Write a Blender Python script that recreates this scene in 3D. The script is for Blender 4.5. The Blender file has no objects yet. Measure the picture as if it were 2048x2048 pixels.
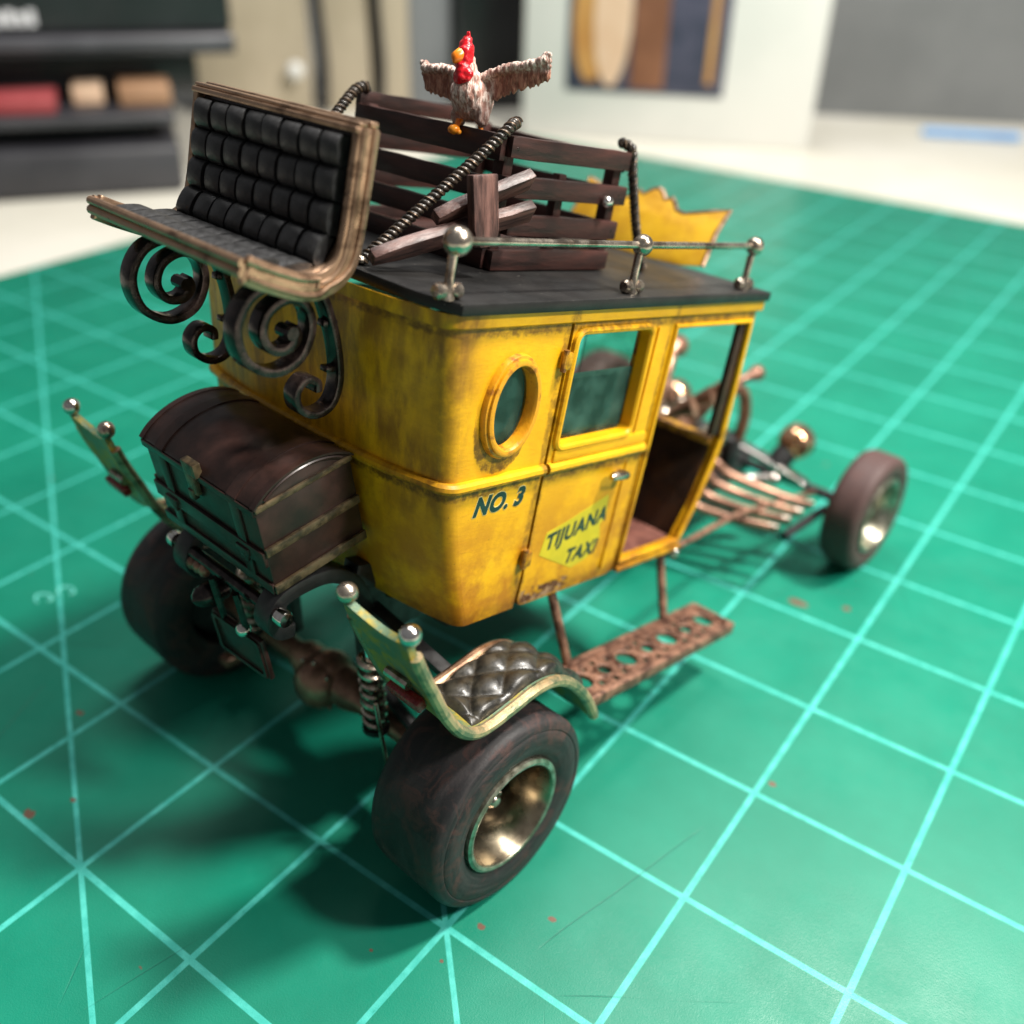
import bpy, bmesh, math, random
from mathutils import Matrix, Vector, noise
from mathutils.geometry import tessellate_polygon
random.seed(7)
S = 0.001                      # all sizes below are millimetres
sc = bpy.context.scene
COL = sc.collection
V = Vector

# ------------------------------------------------------------------ camera
cam_d = bpy.data.cameras.new('camera'); cam = bpy.data.objects.new('camera', cam_d); COL.objects.link(cam)
CR = V((0.81028, 0.585465, 0.0260327)); CU = V((-0.331947, 0.421898, 0.84369)); CF = V((-0.482968, 0.692266, -0.536199))
CP = V((56.990, -68.214, 127.958))
cam.matrix_world = Matrix(((CR.x, CU.x, -CF.x, CP.x*S), (CR.y, CU.y, -CF.y, CP.y*S), (CR.z, CU.z, -CF.z, CP.z*S), (0, 0, 0, 1)))
cam_d.sensor_width = 36.0; cam_d.lens = 36.0*1976.658/2048
cam_d.clip_start = 0.002; cam_d.clip_end = 20
cam_d.dof.use_dof = True; cam_d.dof.focus_distance = 0.1285; cam_d.dof.aperture_fstop = 12.5
cam_d.dof.aperture_blades = 0
sc.camera = cam

# ------------------------------------------------------------------ light
world = bpy.data.worlds.new('World'); sc.world = world; world.use_nodes = True
bg = world.node_tree.nodes['Background']; bg.inputs[0].default_value = (0.95, 0.97, 1.0, 1); bg.inputs[1].default_value = 0.15

def lamp(name, loc, target, size, power, color):
    d = bpy.data.lights.new(name, 'AREA'); d.shape = 'DISK'; d.size = size*S; d.energy = power; d.color = color
    o = bpy.data.objects.new(name, d); COL.objects.link(o)
    o.location = V(loc)*S
    o.rotation_euler = (V(target)-V(loc)).to_track_quat('-Z', 'Y').to_euler()
    return o
lamp('desk_lamp', (200, 250, 560), (0, 60, 30), 70, 5.6, (1.0, 0.95, 0.87))
lamp('desk_lamp_second', (360, 150, 430), (0, 60, 30), 70, 2.8, (1.0, 0.95, 0.88))
lamp('ceiling_lamp', (-190, 330, 900), (-10, 40, 0), 420, 5.4, (1.0, 0.98, 0.95))
sc.view_settings.view_transform = 'Standard'; sc.view_settings.look = 'None'
sc.view_settings.gamma = 1.0; sc.view_settings.use_curve_mapping = False
sc.view_settings.exposure = 0.22
sc.render.engine = 'CYCLES'
sc.cycles.use_denoising = True
sc.cycles.max_bounces = 8; sc.cycles.transparent_max_bounces = 12
sc.cycles.sample_clamp_indirect = 4.0

# ------------------------------------------------------------------ materials
class N:
    """small node-graph helper"""
    def __init__(s, name):
        s.m = bpy.data.materials.new(name); s.m.use_nodes = True
        s.t = s.m.node_tree; s.b = s.t.nodes['Principled BSDF']
        s.co = s.t.nodes.new('ShaderNodeTexCoord').outputs['Object']
        mp = s.t.nodes.new('ShaderNodeVectorMath'); mp.operation = 'SCALE'; mp.inputs['Scale'].default_value = 1000
        s.t.links.new(s.co, mp.inputs[0]); s.mm = mp.outputs[0]
    def set(s, sock, v):
        if hasattr(v, 'is_output'): s.t.links.new(v, sock)
        else: sock.default_value = v
    def math(s, op, a, b=0.0, c=0.0, clamp=False):
        n = s.t.nodes.new('ShaderNodeMath'); n.operation = op; n.use_clamp = clamp
        for i, x in enumerate((a, b, c)): s.set(n.inputs[i], x)
        return n.outputs[0]
    def xyz(s, v=None):
        n = s.t.nodes.new('ShaderNodeSeparateXYZ'); s.t.links.new(v or s.mm, n.inputs[0]); return n.outputs
    def vec(s, x, y, z):
        n = s.t.nodes.new('ShaderNodeCombineXYZ')
        for i, q in enumerate((x, y, z)): s.set(n.inputs[i], q)
        return n.outputs[0]
    def scale(s, v, k):
        n = s.t.nodes.new('ShaderNodeVectorMath'); n.operation = 'MULTIPLY'; s.t.links.new(v, n.inputs[0]); n.inputs[1].default_value = k; return n.outputs[0]
    def noise(s, scale, detail=4, rough=.55, v=None, dist=0.0):
        n = s.t.nodes.new('ShaderNodeTexNoise'); s.t.links.new(v or s.mm, n.inputs['Vector'])
        n.inputs['Scale'].default_value = scale; n.inputs['Detail'].default_value = detail; n.inputs['Roughness'].default_value = rough
        n.inputs['Distortion'].default_value = dist
        return n.outputs['Fac']
    def step(s, x, lo, hi, a=0.0, b=1.0):
        n = s.t.nodes.new('ShaderNodeMapRange'); n.interpolation_type = 'SMOOTHSTEP'
        s.set(n.inputs['Value'], x); s.set(n.inputs['From Min'], lo); s.set(n.inputs['From Max'], hi)
        n.inputs['To Min'].default_value = a; n.inputs['To Max'].default_value = b
        return n.outputs[0]
    def mix(s, f, a, b):
        n = s.t.nodes.new('ShaderNodeMix'); n.data_type = 'RGBA'
        s.set(n.inputs[0], f)
        for i, q in ((6, a), (7, b)):
            s.set(n.inputs[i], q if hasattr(q, 'is_output') else (*q, 1))
        return n.outputs[2]
    def mul(s, *a):
        o = a[0]
        for q in a[1:]: o = s.math('MULTIPLY', o, q)
        return o
    def band(s, x, c, w, soft):   # 1 inside |x-c|<w
        d = s.math('ABSOLUTE', s.math('SUBTRACT', x, c))
        return s.step(d, w, w+soft, 1.0, 0.0)
    def bump(s, h, dist, strength=1.0):
        n = s.t.nodes.new('ShaderNodeBump'); n.inputs['Distance'].default_value = dist*S; n.inputs['Strength'].default_value = strength
        s.t.links.new(h, n.inputs['Height']); s.t.links.new(n.outputs[0], s.b.inputs['Normal'])
    def out(s, color, rough=.5, metal=0.0, spec=.5, coat=0.0):
        s.set(s.b.inputs['Base Color'], color if hasattr(color, 'is_output') else (*color, 1))
        s.set(s.b.inputs['Roughness'], rough); s.set(s.b.inputs['Metallic'], metal)
        s.b.inputs['Specular IOR Level'].default_value = spec
        s.b.inputs['Coat Weight'].default_value = coat; s.b.inputs['Coat Roughness'].default_value = .15
        return s.m
MAT = {}
def mat(key):
    if key not in MAT: MAT[key] = MK[key]()
    return MAT[key]

def m_yellow():
    n = N('weathered yellow paint'); x, y, z = n.xyz()
    big = n.noise(.07, 5); fine = n.noise(.9, 5, .7)
    streak = n.noise(1.0, 5, .6, n.scale(n.mm, (.42, .42, .11)))
    brush = n.noise(1.0, 3, .6, n.scale(n.mm, (.5, 1.2, 2.6)))
    c = n.mix(n.step(big, .35, .68), (.68, .345, .004), (.79, .43, .005))
    c = n.mix(n.mul(n.step(brush, .45, .75), .30), c, (.50, .22, .006))
    # rear panel carries heavy brown wash streaks with part of its shade painted in, lower panels a warmer dirt tone
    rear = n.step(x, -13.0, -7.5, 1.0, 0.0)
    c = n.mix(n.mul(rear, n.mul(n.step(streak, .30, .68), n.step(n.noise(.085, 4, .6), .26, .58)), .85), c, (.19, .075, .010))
    low = n.step(z, 46, 61, .92, 0.12)
    c = n.mix(n.mul(low, n.step(n.noise(.16, 5, .65), .33, .62)), c, (.40, .155, .008))
    # pin wash beside the mouldings, the seams, the oval window
    wob = n.math('MULTIPLY', n.math('SUBTRACT', fine, .5), 1.6)
    zz = n.math('ADD', z, wob); xx = n.math('ADD', x, wob)
    wash = n.band(zz, 60.2, .45, .9)
    wash = n.math('MAXIMUM', wash, n.mul(n.band(zz, 81.9, .25, .7), .9))
    wash = n.math('MAXIMUM', wash, n.mul(n.band(xx, 6.6, .45, .9), .8))
    wash = n.math('MAXIMUM', wash, n.mul(n.band(xx, 31.6, .2, .7), .6))
    wash = n.math('MAXIMUM', wash, n.mul(n.band(zz, 38.4, 1.0, 2.0), .6))
    corner = n.mul(n.step(xx, -13.5, -9.5, 1.0, 0.0), n.step(n.math('ABSOLUTE', y), 23.5, 25.5))
    wash = n.math('MAXIMUM', wash, n.mul(corner, .5))
    ex = n.math('DIVIDE', n.math('ADD', x, 3.4), 5.6); ez = n.math('DIVIDE', n.math('SUBTRACT', z, 70.6), 8.0)
    rr = n.math('SQRT', n.math('ADD', n.math('MULTIPLY', ex, ex), n.math('MULTIPLY', ez, ez)))
    halo = n.step(n.math('ADD', rr, n.math('MULTIPLY', n.math('SUBTRACT', fine, .5), .22)), 1.0, 1.06, 1.0, 0.0)
    side = n.mul(n.step(x, -10, -9), n.step(z, 74, 66, 0.25, 1.0))
    wash = n.math('MAXIMUM', wash, n.mul(halo, side))
    wash = n.mul(wash, n.step(n.noise(.55, 4, .7), .25, .62))
    c = n.mix(n.mul(wash, .88), c, (.080, .030, .006))
    c = n.mix(n.mul(n.step(n.noise(2.6, 3, .6), .70, .74), .7), c, (.10, .05, .01))
    # chipped rust spot at the door foot
    rx = n.band(n.math('ADD', x, n.math('MULTIPLY', wob, 1.6)), 13.3, 5.0, 1.2); rz = n.band(n.math('ADD', z, wob), 40.2, 1.0, .5)
    rust = n.mul(rx, rz, n.step(y, -20, -25), n.step(n.noise(.30, 3, .6, n.scale(n.mm, (1, 1, 2))), .40, .46))
    rc = n.mix(n.step(n.noise(.45, 4, .7), .47, .56), (.09, .026, .008), (.34, .20, .11))
    c = n.mix(rust, c, rc)
    n.bump(n.math('ADD', n.math('MULTIPLY', fine, .6), n.math('MULTIPLY', brush, .6)), .10, .55)
    return n.out(c, n.step(n.noise(.3, 4), .3, .7, .36, .52), 0, .32)

def m_simple(name, c1, c2, scale, rough=(.4, .6), metal=0.0, bump=0.0, stretch=None, det=5, lo=.38, hi=.64, spec=.5, bscale=None, coat=0.0):
    def f():
        n = N(name); v = n.scale(n.mm, stretch) if stretch else n.mm
        f1 = n.noise(scale, det, .62, v)
        c = n.mix(n.step(f1, lo, hi), c1, c2)
        if bump: n.bump(n.noise(bscale or scale*3, 5, .65, v), bump)
        return n.out(c, n.step(n.noise(scale*1.7, 4, .6, v), .3, .7, *rough), metal, spec, coat)
    return f

def m_roof():
    n = N('matt black roof paint')
    sp = n.step(n.noise(2.3, 2, .5), .735, .755)
    c = n.mix(n.step(n.noise(.12, 5), .35, .7), (.007, .007, .007), (.015, .014, .0135))
    c = n.mix(n.mul(sp, .7), c, (.40, .38, .34))
    n.bump(n.noise(3.0, 4), .04)
    return n.out(c, n.step(n.noise(.25, 4), .3, .7, .40, .52), 0, .32)

def m_tyre(brown=0.0):
    n = N('smeared black tyre rubber'); x, y, z = n.xyz()
    r = n.math('SQRT', n.math('ADD', n.math('MULTIPLY', x, x), n.math('MULTIPLY', z, z)))
    sm = n.noise(.22, 5, .7, dist=1.2)
    ang = n.math('ARCTAN2', z, x)
    swirl = n.noise(1.0, 4, .6, n.vec(n.math('MULTIPLY', r, 1.3), n.math('MULTIPLY', ang, 1.4), n.math('MULTIPLY', y, .3)))
    c = n.mix(n.step(swirl, .4, .65), (.016, .0155, .017), (.034, .030, .031))
    c = n.mix(n.mul(n.step(sm, .46, .66), .85), c, (.070, .036, .032))
    if brown: c = n.mix(brown, c, (.105, .055, .050))
    n.bump(n.noise(1.6, 5, .7), .05)
    return n.out(c, n.step(sm, .3, .7, .50, .68), 0, .32)

def m_mat():
    n = N('green cutting mat print'); x, y, z = n.xyz()
    def line(d, w=.43, s=.12): return n.step(d, w, w+s, 1.0, 0.0)
    gx = line(n.math('PINGPONG', x, 12.7)); gy = line(n.math('PINGPONG', y, 12.7))
    def diag(px, py, a):
        s_, c_ = math.sin(math.radians(a)), math.cos(math.radians(a))
        d = n.math('ADD', n.math('MULTIPLY', n.math('SUBTRACT', x, px), -s_), n.math('MULTIPLY', n.math('SUBTRACT', y, py), c_))
        return line(n.math('ABSOLUTE', d), .34)
    l = n.math('MAXIMUM', gx, gy)
    l = n.math('MAXIMUM', l, diag(-50.8, -25.4, 149.2)); l = n.math('MAXIMUM', l, diag(0, 0, 135.0))
    wear = n.noise(.035, 6, .65); fine = n.noise(.8, 4, .6)
    c = n.mix(n.step(wear, .3, .7), (.003, .160, .100), (.006, .195, .125))
    c = n.mix(n.mul(n.step(n.noise(1.8, 6, .75), .60, .72), .35), c, (.03, .23, .165))
    # old knife cuts
    cut = None
    for a, k, off in ((32, .021, 3), (118, .017, 9), (75, .012, 5)):
        s_, c_ = math.sin(math.radians(a)), math.cos(math.radians(a))
        u = n.math('ADD', n.math('MULTIPLY', x, c_), n.math('MULTIPLY', y, s_)); w = n.math('SUBTRACT', n.math('MULTIPLY', y, c_), n.math('MULTIPLY', x, s_))
        w2 = n.math('ADD', w, n.math('MULTIPLY', n.noise(.01, 2), 14))
        ln = n.step(n.math('PINGPONG', n.math('ADD', w2, off), 16.5), .05, .12, 1.0, 0.0)
        seg = n.step(n.noise(1.0, 1, .5, n.vec(n.math('MULTIPLY', u, k), n.math('FLOOR', n.math('DIVIDE', w2, 33)), off)), .56, .60)
        q = n.mul(ln, seg); cut = q if cut is None else n.math('MAXIMUM', cut, q)
    lc = n.mix(n.step(n.noise(.4, 4), .35, .7), (.038, .36, .30), (.070, .46, .395))
    c = n.mix(n.mul(l, n.step(fine, .22, .38)), c, lc)
    c = n.mix(n.mul(cut, .6), c, (.004, .075, .055))
    fl = n.mul(n.step(n.noise(.11, 3, .6, n.scale(n.mm, (1, 1.7, 1))), .735, .76), n.step(n.noise(.02, 2), .42, .55))
    c = n.mix(fl, c, (.17, .055, .035))
    for px, py, rx, ry in ((4.0, 3.2, .7, .55), (11.6, 10.4, .7, .5), (-6.2, -9.2, .3, .25), (2.8, -4.5, .35, .3), (-66.3, -24.2, 1.3, .9), (-63.3, -18.3, .7, .5), (11, 105.5, 2.4, 1.2), (20, 110.0, 1.0, .9), (27.1, 54.5, .8, .6), (-80, -5.8, .9, .6), (-16, -36, .8, .4)):
        dx = n.math('DIVIDE', n.math('SUBTRACT', x, px), rx); dy = n.math('DIVIDE', n.math('SUBTRACT', y, py), ry)
        d2 = n.math('ADD', n.math('ADD', n.math('MULTIPLY', dx, dx), n.math('MULTIPLY', dy, dy)), n.math('MULTIPLY', n.math('SUBTRACT', n.noise(1.4, 3), .5), 2.2))
        c = n.mix(n.step(d2, .55, 1.0, .85, 0.0), c, (.15, .055, .038))
    n.bump(n.math('SUBTRACT', n.noise(3.6, 3, .6), n.math('MULTIPLY', cut, .9)), .06, .7)
    return n.out(c, n.step(n.math('ADD', n.math('MULTIPLY', n.noise(.09, 5), .6), n.math('MULTIPLY', n.noise(1.2, 5, .7), .4)), .3, .7, .33, .52), 0, .30)

def m_glass():
    m = bpy.data.materials.new('dusty clear window'); m.use_nodes = True; t = m.node_tree; t.nodes.clear()
    o = t.nodes.new('ShaderNodeOutputMaterial'); mix = t.nodes.new('ShaderNodeMixShader'); tr = t.nodes.new('ShaderNodeBsdfTransparent')
    pr = t.nodes.new('ShaderNodeBsdfPrincipled'); pr.inputs['Base Color'].default_value = (.10, .22, .18, 1); pr.inputs['Roughness'].default_value = .08
    tr.inputs[0].default_value = (.88, .94, .91, 1)
    co = t.nodes.new('ShaderNodeTexCoord'); nz = t.nodes.new('ShaderNodeTexNoise'); nz.inputs['Scale'].default_value = 230; nz.inputs['Detail'].default_value = 5
    t.links.new(co.outputs['Object'], nz.inputs['Vector'])
    fr = t.nodes.new('ShaderNodeFresnel'); fr.inputs[0].default_value = 1.5
    mr = t.nodes.new('ShaderNodeMapRange'); mr.inputs['From Min'].default_value = .42; mr.inputs['From Max'].default_value = .78; mr.inputs['To Min'].default_value = .03; mr.inputs['To Max'].default_value = .36
    t.links.new(nz.outputs['Fac'], mr.inputs['Value'])
    ad = t.nodes.new('ShaderNodeMath'); ad.operation = 'ADD'; ad.use_clamp = True
    t.links.new(fr.outputs[0], ad.inputs[0]); t.links.new(mr.outputs[0], ad.inputs[1])
    t.links.new(ad.outputs[0], mix.inputs[0]); t.links.new(tr.outputs[0], mix.inputs[1]); t.links.new(pr.outputs[0], mix.inputs[2]); t.links.new(mix.outputs[0], o.inputs[0])
    return m

def m_fender():
    n = N('gold edged verdigris fender'); f1 = n.noise(.35, 5, .65); x, y, z = n.xyz()
    c = n.mix(n.step(f1, .42, .6), (.10, .17, .105), (.30, .23, .03))
    c = n.mix(n.mul(n.step(n.noise(1.6, 4, .7), .62, .70), .8), c, (.03, .02, .012))
    n.bump(n.noise(1.4, 5, .7), .06)
    return n.out(c, n.step(f1, .3, .7, .38, .55), .25, .5)

def m_chick():
    n = N('painted chicken feathers'); x, y, z = n.xyz(); f1 = n.noise(.9, 5, .7); st = n.noise(1.0, 4, .7, n.scale(n.mm, (2.2, 2.2, .7)))
    c = n.mix(n.step(st, .42, .60), (.34, .17, .13), (.70, .58, .51))
    low = n.step(n.math('ADD', z, n.math('MULTIPLY', f1, 1.5)), 5.6, 3.0)
    c = n.mix(n.mul(low, .6), c, (.20, .11, .09))
    wing = n.mul(n.step(n.math('ABSOLUTE', y), 3.0, 4.2), n.step(z, 8.6, 7.7))
    c = n.mix(n.mul(wing, .85), c, n.mix(n.step(st, .4, .6), (.20, .055, .03), (.45, .16, .08)))
    n.bump(st, .35)
    return n.out(c, .45, 0, .5)

MK = {
 'yellow': m_yellow, 'roof': m_roof, 'tyre': m_tyre, 'tyrebrown': lambda: m_tyre(.6), 'mat': m_mat, 'glass': m_glass, 'fender': m_fender, 'chick': m_chick,
 'gold': m_simple('antique bronze trim', (.14, .082, .052), (.42, .27, .175), .45, (.26, .40), .85, .02, (.5, .5, 1), lo=.30, hi=.55),
 'patina': m_simple('pale verdigris edging', (.13, .17, .10), (.50, .36, .20), .45, (.3, .5), .6, .05, lo=.35, hi=.6),
 'vinyl': m_simple('black upholstery', (.013, .013, .0135), (.026, .026, .027), .7, (.34, .52), 0, .06, bscale=2.2),
 'quilt': m_simple('black quilted leather', (.012, .0115, .010), (.040, .036, .028), .5, (.26, .42), 0, .04, bscale=2.0),
 'iron': m_simple('dark blackened iron', (.012, .0085, .008), (.050, .034, .031), .5, (.12, .26), .6, .03),
 'chrome': m_simple('aged chrome', (.15, .10, .068), (.52, .45, .37), .35, (.14, .32), .95, .02, lo=.28, hi=.62),
 'bright': m_simple('bright chrome', (.50, .46, .42), (.80, .77, .73), .5, (.10, .22), 1.0),
 'rim': m_simple('brassy wheel metal', (.14, .108, .072), (.36, .305, .22), .16, (.18, .32), .95, .01, lo=.3, hi=.7),
 'flange': m_simple('dull wheel flange', (.20, .19, .14), (.46, .44, .36), .4, (.26, .42), .9, .02),
 'amberpaint': m_simple('rusty orange paint', (.30, .105, .008), (.66, .29, .006), .5, (.35, .5), 0, .08, lo=.34, hi=.52, bscale=1.6),
 'markink': m_simple('pale mat print', (.10, .50, .44), (.16, .60, .53), .3, (.4, .5)),
 'crate': m_simple('dark stained crate wood', (.012, .006, .0052), (.052, .018, .014), .5, (.40, .6), 0, .07, (.16, 1, 1), bscale=2.0, lo=.35, hi=.7, spec=.32),
 'split': m_simple('weathered split board', (.030, .012, .010), (.15, .072, .058), .55, (.36, .55), 0, .14, (.2, 1, 1.4), bscale=1.8),
 'chest': m_simple('dark brown chest paint', (.016, .0085, .007), (.046, .021, .017), .16, (.32, .46), 0, .015, lo=.35, hi=.72, coat=.12, spec=.3),
 'strap': m_simple('worn tan chest strap', (.030, .021, .011), (.13, .092, .048), .45, (.3, .5), .15, .08),
 'copper': m_simple('coppery engine paint', (.13, .062, .042), (.40, .225, .15), .18, (.26, .42), .6, .02, lo=.3, hi=.7),
 'rusty': m_simple('rust brown running board', (.075, .034, .022), (.27, .14, .09), .5, (.42, .62), .25, .08),
 'black': m_simple('satin black frame', (.008, .008, .0085), (.016, .016, .017), .3, (.36, .55)),
 'floor': m_simple('brown cab floor', (.10, .035, .026), (.17, .066, .048), .3, (.45, .6), 0, .05),
 'inside': m_simple('dark brown cab lining', (.020, .009, .005), (.05, .020, .008), .2, (.45, .6)),
 'rust': m_simple('orange rust on door edge', (.12, .045, .010), (.48, .24, .015), .5, (.4, .6), 0, .06, lo=.4, hi=.62),
 'ink': m_simple('dark green decal ink', (.006, .022, .020), (.010, .034, .030), .6, (.35, .45)),
 'lime': m_simple('lime yellow decal', (.50, .40, .008), (.58, .45, .010), .3, (.3, .42)),
 'pale': m_simple('pale decal outline', (.62, .52, .20), (.70, .60, .25), .3, (.4, .5)),
 'rope': m_simple('dark twisted cord', (.010, .008, .006), (.045, .033, .024), 1.2, (.2, .4), .2, .03),
 'ropelight': m_simple('bronze cord edge', (.06, .036, .02), (.17, .11, .065), 1.2, (.3, .45), .4),
 'redlens': m_simple('red tail lens', (.16, .008, .010), (.28, .02, .02), 1.5, (.2, .35), 0, .05),
 'comb': m_simple('glossy red paint', (.42, .002, .006), (.62, .012, .022), .8, (.16, .28), 0, .12, bscale=1.5),
 'orange': m_simple('glossy orange paint', (.70, .16, .008), (.80, .30, .02), .6, (.2, .3)),
 'amber': m_simple('copper lamp shell', (.46, .24, .12), (.66, .42, .27), .3, (.12, .2), .9),
 'sign': m_simple('mustard sign board', (.46, .23, .006), (.62, .36, .010), .12, (.4, .55), 0, .04),
 'desk': m_simple('white desk laminate', (.60, .58, .50), (.66, .64, .57), .01, (.4, .5)),
 'white': m_simple('white painted board', (.62, .63, .60), (.68, .68, .65), .01, (.5, .6)),
 'grey': m_simple('grey panel', (.16, .17, .175), (.20, .21, .215), .008, (.6, .7)),
 'darkgrey': m_simple('dark grey edge', (.040, .040, .038), (.055, .055, .052), .02, (.5, .6)),
 'beige': m_simple('beige card', (.36, .31, .22), (.44, .38, .28), .01, (.6, .7)),
 'slate': m_simple('slate grey board', (.14, .155, .165), (.19, .205, .215), .01, (.6, .7)),
 'plastic': m_simple('black printer plastic', (.012, .012, .014), (.022, .022, .025), .02, (.3, .4)),
 'plasticgrey': m_simple('charcoal printer plastic', (.024, .024, .029), (.038, .038, .044), .02, (.35, .45)),
 'silver': m_simple('pale grey printer strip', (.06, .06, .07), (.10, .10, .115), .02, (.3, .4)),
 'labelwhite': m_simple('pale lettering', (.55, .55, .58), (.65, .65, .68), .05, (.5, .6)),
 'red': m_simple('red carton', (.30, .045, .05), (.38, .08, .085), .02, (.5, .6)),
 'tan': m_simple('tan carton', (.36, .20, .11), (.44, .27, .16), .02, (.5, .6)),
 'brown': m_simple('brown carton', (.17, .065, .03), (.24, .10, .05), .02, (.5, .6)),
 'skyblue': m_simple('blue pen plastic', (.10, .30, .62), (.14, .36, .68), .05, (.3, .4)),
 'navy': m_simple('navy print', (.030, .035, .065), (.06, .06, .10), .05, (.5, .6)),
 'peach': m_simple('peach print', (.62, .42, .28), (.70, .52, .38), .03, (.5, .6)),
 'ochre': m_simple('ochre print', (.42, .20, .05), (.50, .27, .08), .03, (.5, .6)),
}

# ------------------------------------------------------------------ mesh helper
class MB:
    def __init__(s): s.v = []; s.f = []
    def add(s, vs, fs):
        k = len(s.v); s.v += [V(q) for q in vs]; s.f += [tuple(k+i for i in f) for f in fs]; return s
    def box(s, x0, x1, y0, y1, z0, z1):
        return s.add([(x, y, z) for z in (z0, z1) for y in (y0, y1) for x in (x0, x1)],
                     [(0, 2, 3, 1), (4, 5, 7, 6), (0, 1, 5, 4), (2, 6, 7, 3), (0, 4, 6, 2), (1, 3, 7, 5)])
    def bar(s, a, b, w, t, up=(0, 0, 1)):      # box from a to b, width w across, thickness t along up
        a, b = V(a), V(b); d = (b-a).normalized(); sd = d.cross(V(up)).normalized(); u = sd.cross(d)
        vs = [p + sd*(i*w/2) + u*(j*t/2) for p in (a, b) for j in (-1, 1) for i in (-1, 1)]
        return s.add(vs, [(0, 1, 3, 2), (4, 6, 7, 5), (0, 4, 5, 1), (2, 3, 7, 6), (0, 2, 6, 4), (1, 5, 7, 3)])
    def loft(s, rings, close=True, caps=True):
        n = len(rings[0]); k = len(s.v)
        for r in rings: s.v += [V(q) for q in r]
        for i in range(len(rings)-1):
            for j in range(n if close else n-1):
                a = k+i*n+j; b = k+i*n+(j+1) % n; s.f.append((a, b, b+n, a+n))
        if caps:
            s.f.append(tuple(k+j for j in reversed(range(n)))); s.f.append(tuple(k+(len(rings)-1)*n+j for j in range(n)))
        return s
    def tube(s, pts, r, n=10, closed=False):
        pts = [V(p) for p in pts]; m = len(pts); rings = []
        rs = r if isinstance(r, (list, tuple)) else [r]*m
        t0 = (pts[1]-pts[0]).normalized(); u = t0.orthogonal().normalized()
        for i, p in enumerate(pts):
            t = (pts[(i+1) % m]-pts[i-1]) if closed else (pts[min(i+1, m-1)]-pts[max(i-1, 0)])
            t.normalize(); u = (u-t*u.dot(t)).normalized(); w = t.cross(u)
            rings.append([p+(u*math.cos(2*math.pi*j/n)+w*math.sin(2*math.pi*j/n))*rs[i] for j in range(n)])
        if closed:
            return s.loft(rings+[rings[0]], True, False)
        return s.loft(rings)
    def strip(s, pts, side, w, t):             # flat band: width w along 'side', thickness t
        pts = [V(p) for p in pts]; sd = V(side).normalized(); rings = []
        for i, p in enumerate(pts):
            d = (pts[min(i+1, len(pts)-1)]-pts[max(i-1, 0)]).normalized(); nn = sd.cross(d).normalized()
            tt = t[i] if isinstance(t, (list, tuple)) else t
            rings.append([p+sd*w/2+nn*tt/2, p-sd*w/2+nn*tt/2, p-sd*w/2-nn*tt/2, p+sd*w/2-nn*tt/2])
        return s.loft(rings)
    def sphere(s, c, r, nu=16, nv=10):
        c = V(c); r = V((r, r, r)) if not hasattr(r, '__len__') else V(r)
        k = len(s.v); s.v.append(c+V((0, 0, -r.z)))
        for i in range(1, nv):
            a = -math.pi/2+math.pi*i/nv
            for j in range(nu):
                b = 2*math.pi*j/nu; s.v.append(c+V((r.x*math.cos(a)*math.cos(b), r.y*math.cos(a)*math.sin(b), r.z*math.sin(a))))
        s.v.append(c+V((0, 0, r.z))); e = len(s.v)-1
        for j in range(nu):
            s.f.append((k, k+1+(j+1) % nu, k+1+j)); s.f.append((e, e-nu+j, e-nu+(j+1) % nu))
            for i in range(nv-2):
                a = k+1+i*nu+j; b = k+1+i*nu+(j+1) % nu; s.f.append((a, b, b+nu, a+nu))
        return s
    def lathe(s, prof, c=(0, 0, 0), axis='y', n=48, sgn=1, close=False):   # prof: (radius, along axis)
        c = V(c); rings = []
        for j in range(n):
            a = 2*math.pi*j/n; q = []
            for r, h in prof:
                if axis == 'y': q.append(c+V((r*math.cos(a), h*sgn, r*math.sin(a))))
                elif axis == 'z': q.append(c+V((r*math.cos(a), r*math.sin(a), h*sgn)))
                else: q.append(c+V((h*sgn, r*math.cos(a), r*math.sin(a))))
            rings.append(q)
        return s.loft(rings+[rings[0]], close, False)
    def plate(s, outer, holes, fn):            # outline with holes; fn(u, v, k) -> point, k = 0 front / 1 back
        loops = [outer]+list(holes)
        tris = tessellate_polygon([[V((a, b, 0)) for a, b in L] for L in loops])
        flat = [q for L in loops for q in L]; k = len(s.v); n = len(flat)
        for side in (0, 1): s.v += [V(fn(a, b, side)) for a, b in flat]
        for t in tris: s.f.append((k+t[0], k+t[1], k+t[2])); s.f.append((k+n+t[2], k+n+t[1], k+n+t[0]))
        o = k
        for L in loops:
            m = len(L)
            for i in range(m): j = (i+1) % m; s.f.append((o+i, o+j, o+j+n, o+i+n))
            o += m
        return s
    def xf(s, m):
        s.v = [m @ q for q in s.v]; return s
    def mesh(s, name, bevel=0, seg=2, smooth=35, ang=25):
        me = bpy.data.meshes.new(name); bm = bmesh.new()
        vs = [bm.verts.new(q*S) for q in s.v]
        for f in s.f:
            if len(set(f)) > 2:
                try: bm.faces.new([vs[i] for i in f])
                except ValueError: pass
        bmesh.ops.remove_doubles(bm, verts=bm.verts, dist=1e-7)
        bmesh.ops.recalc_face_normals(bm, faces=bm.faces)
        if bevel:
            es = [e for e in bm.edges if len(e.link_faces) == 2 and e.calc_face_angle(0) > math.radians(ang)]
            bmesh.ops.bevel(bm, geom=es, offset=bevel*S, segments=seg, profile=.5, affect='EDGES', clamp_overlap=True)
        for f in bm.faces: f.smooth = True
        bm.to_mesh(me); bm.free()
        me.set_sharp_from_angle(angle=math.radians(smooth))
        return me
    def build(s, name, m, parent=None, bevel=0, seg=2, smooth=35, local=None, ang=25):
        return link(name, s.mesh(name, bevel, seg, smooth, ang), m, parent, local)

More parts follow.
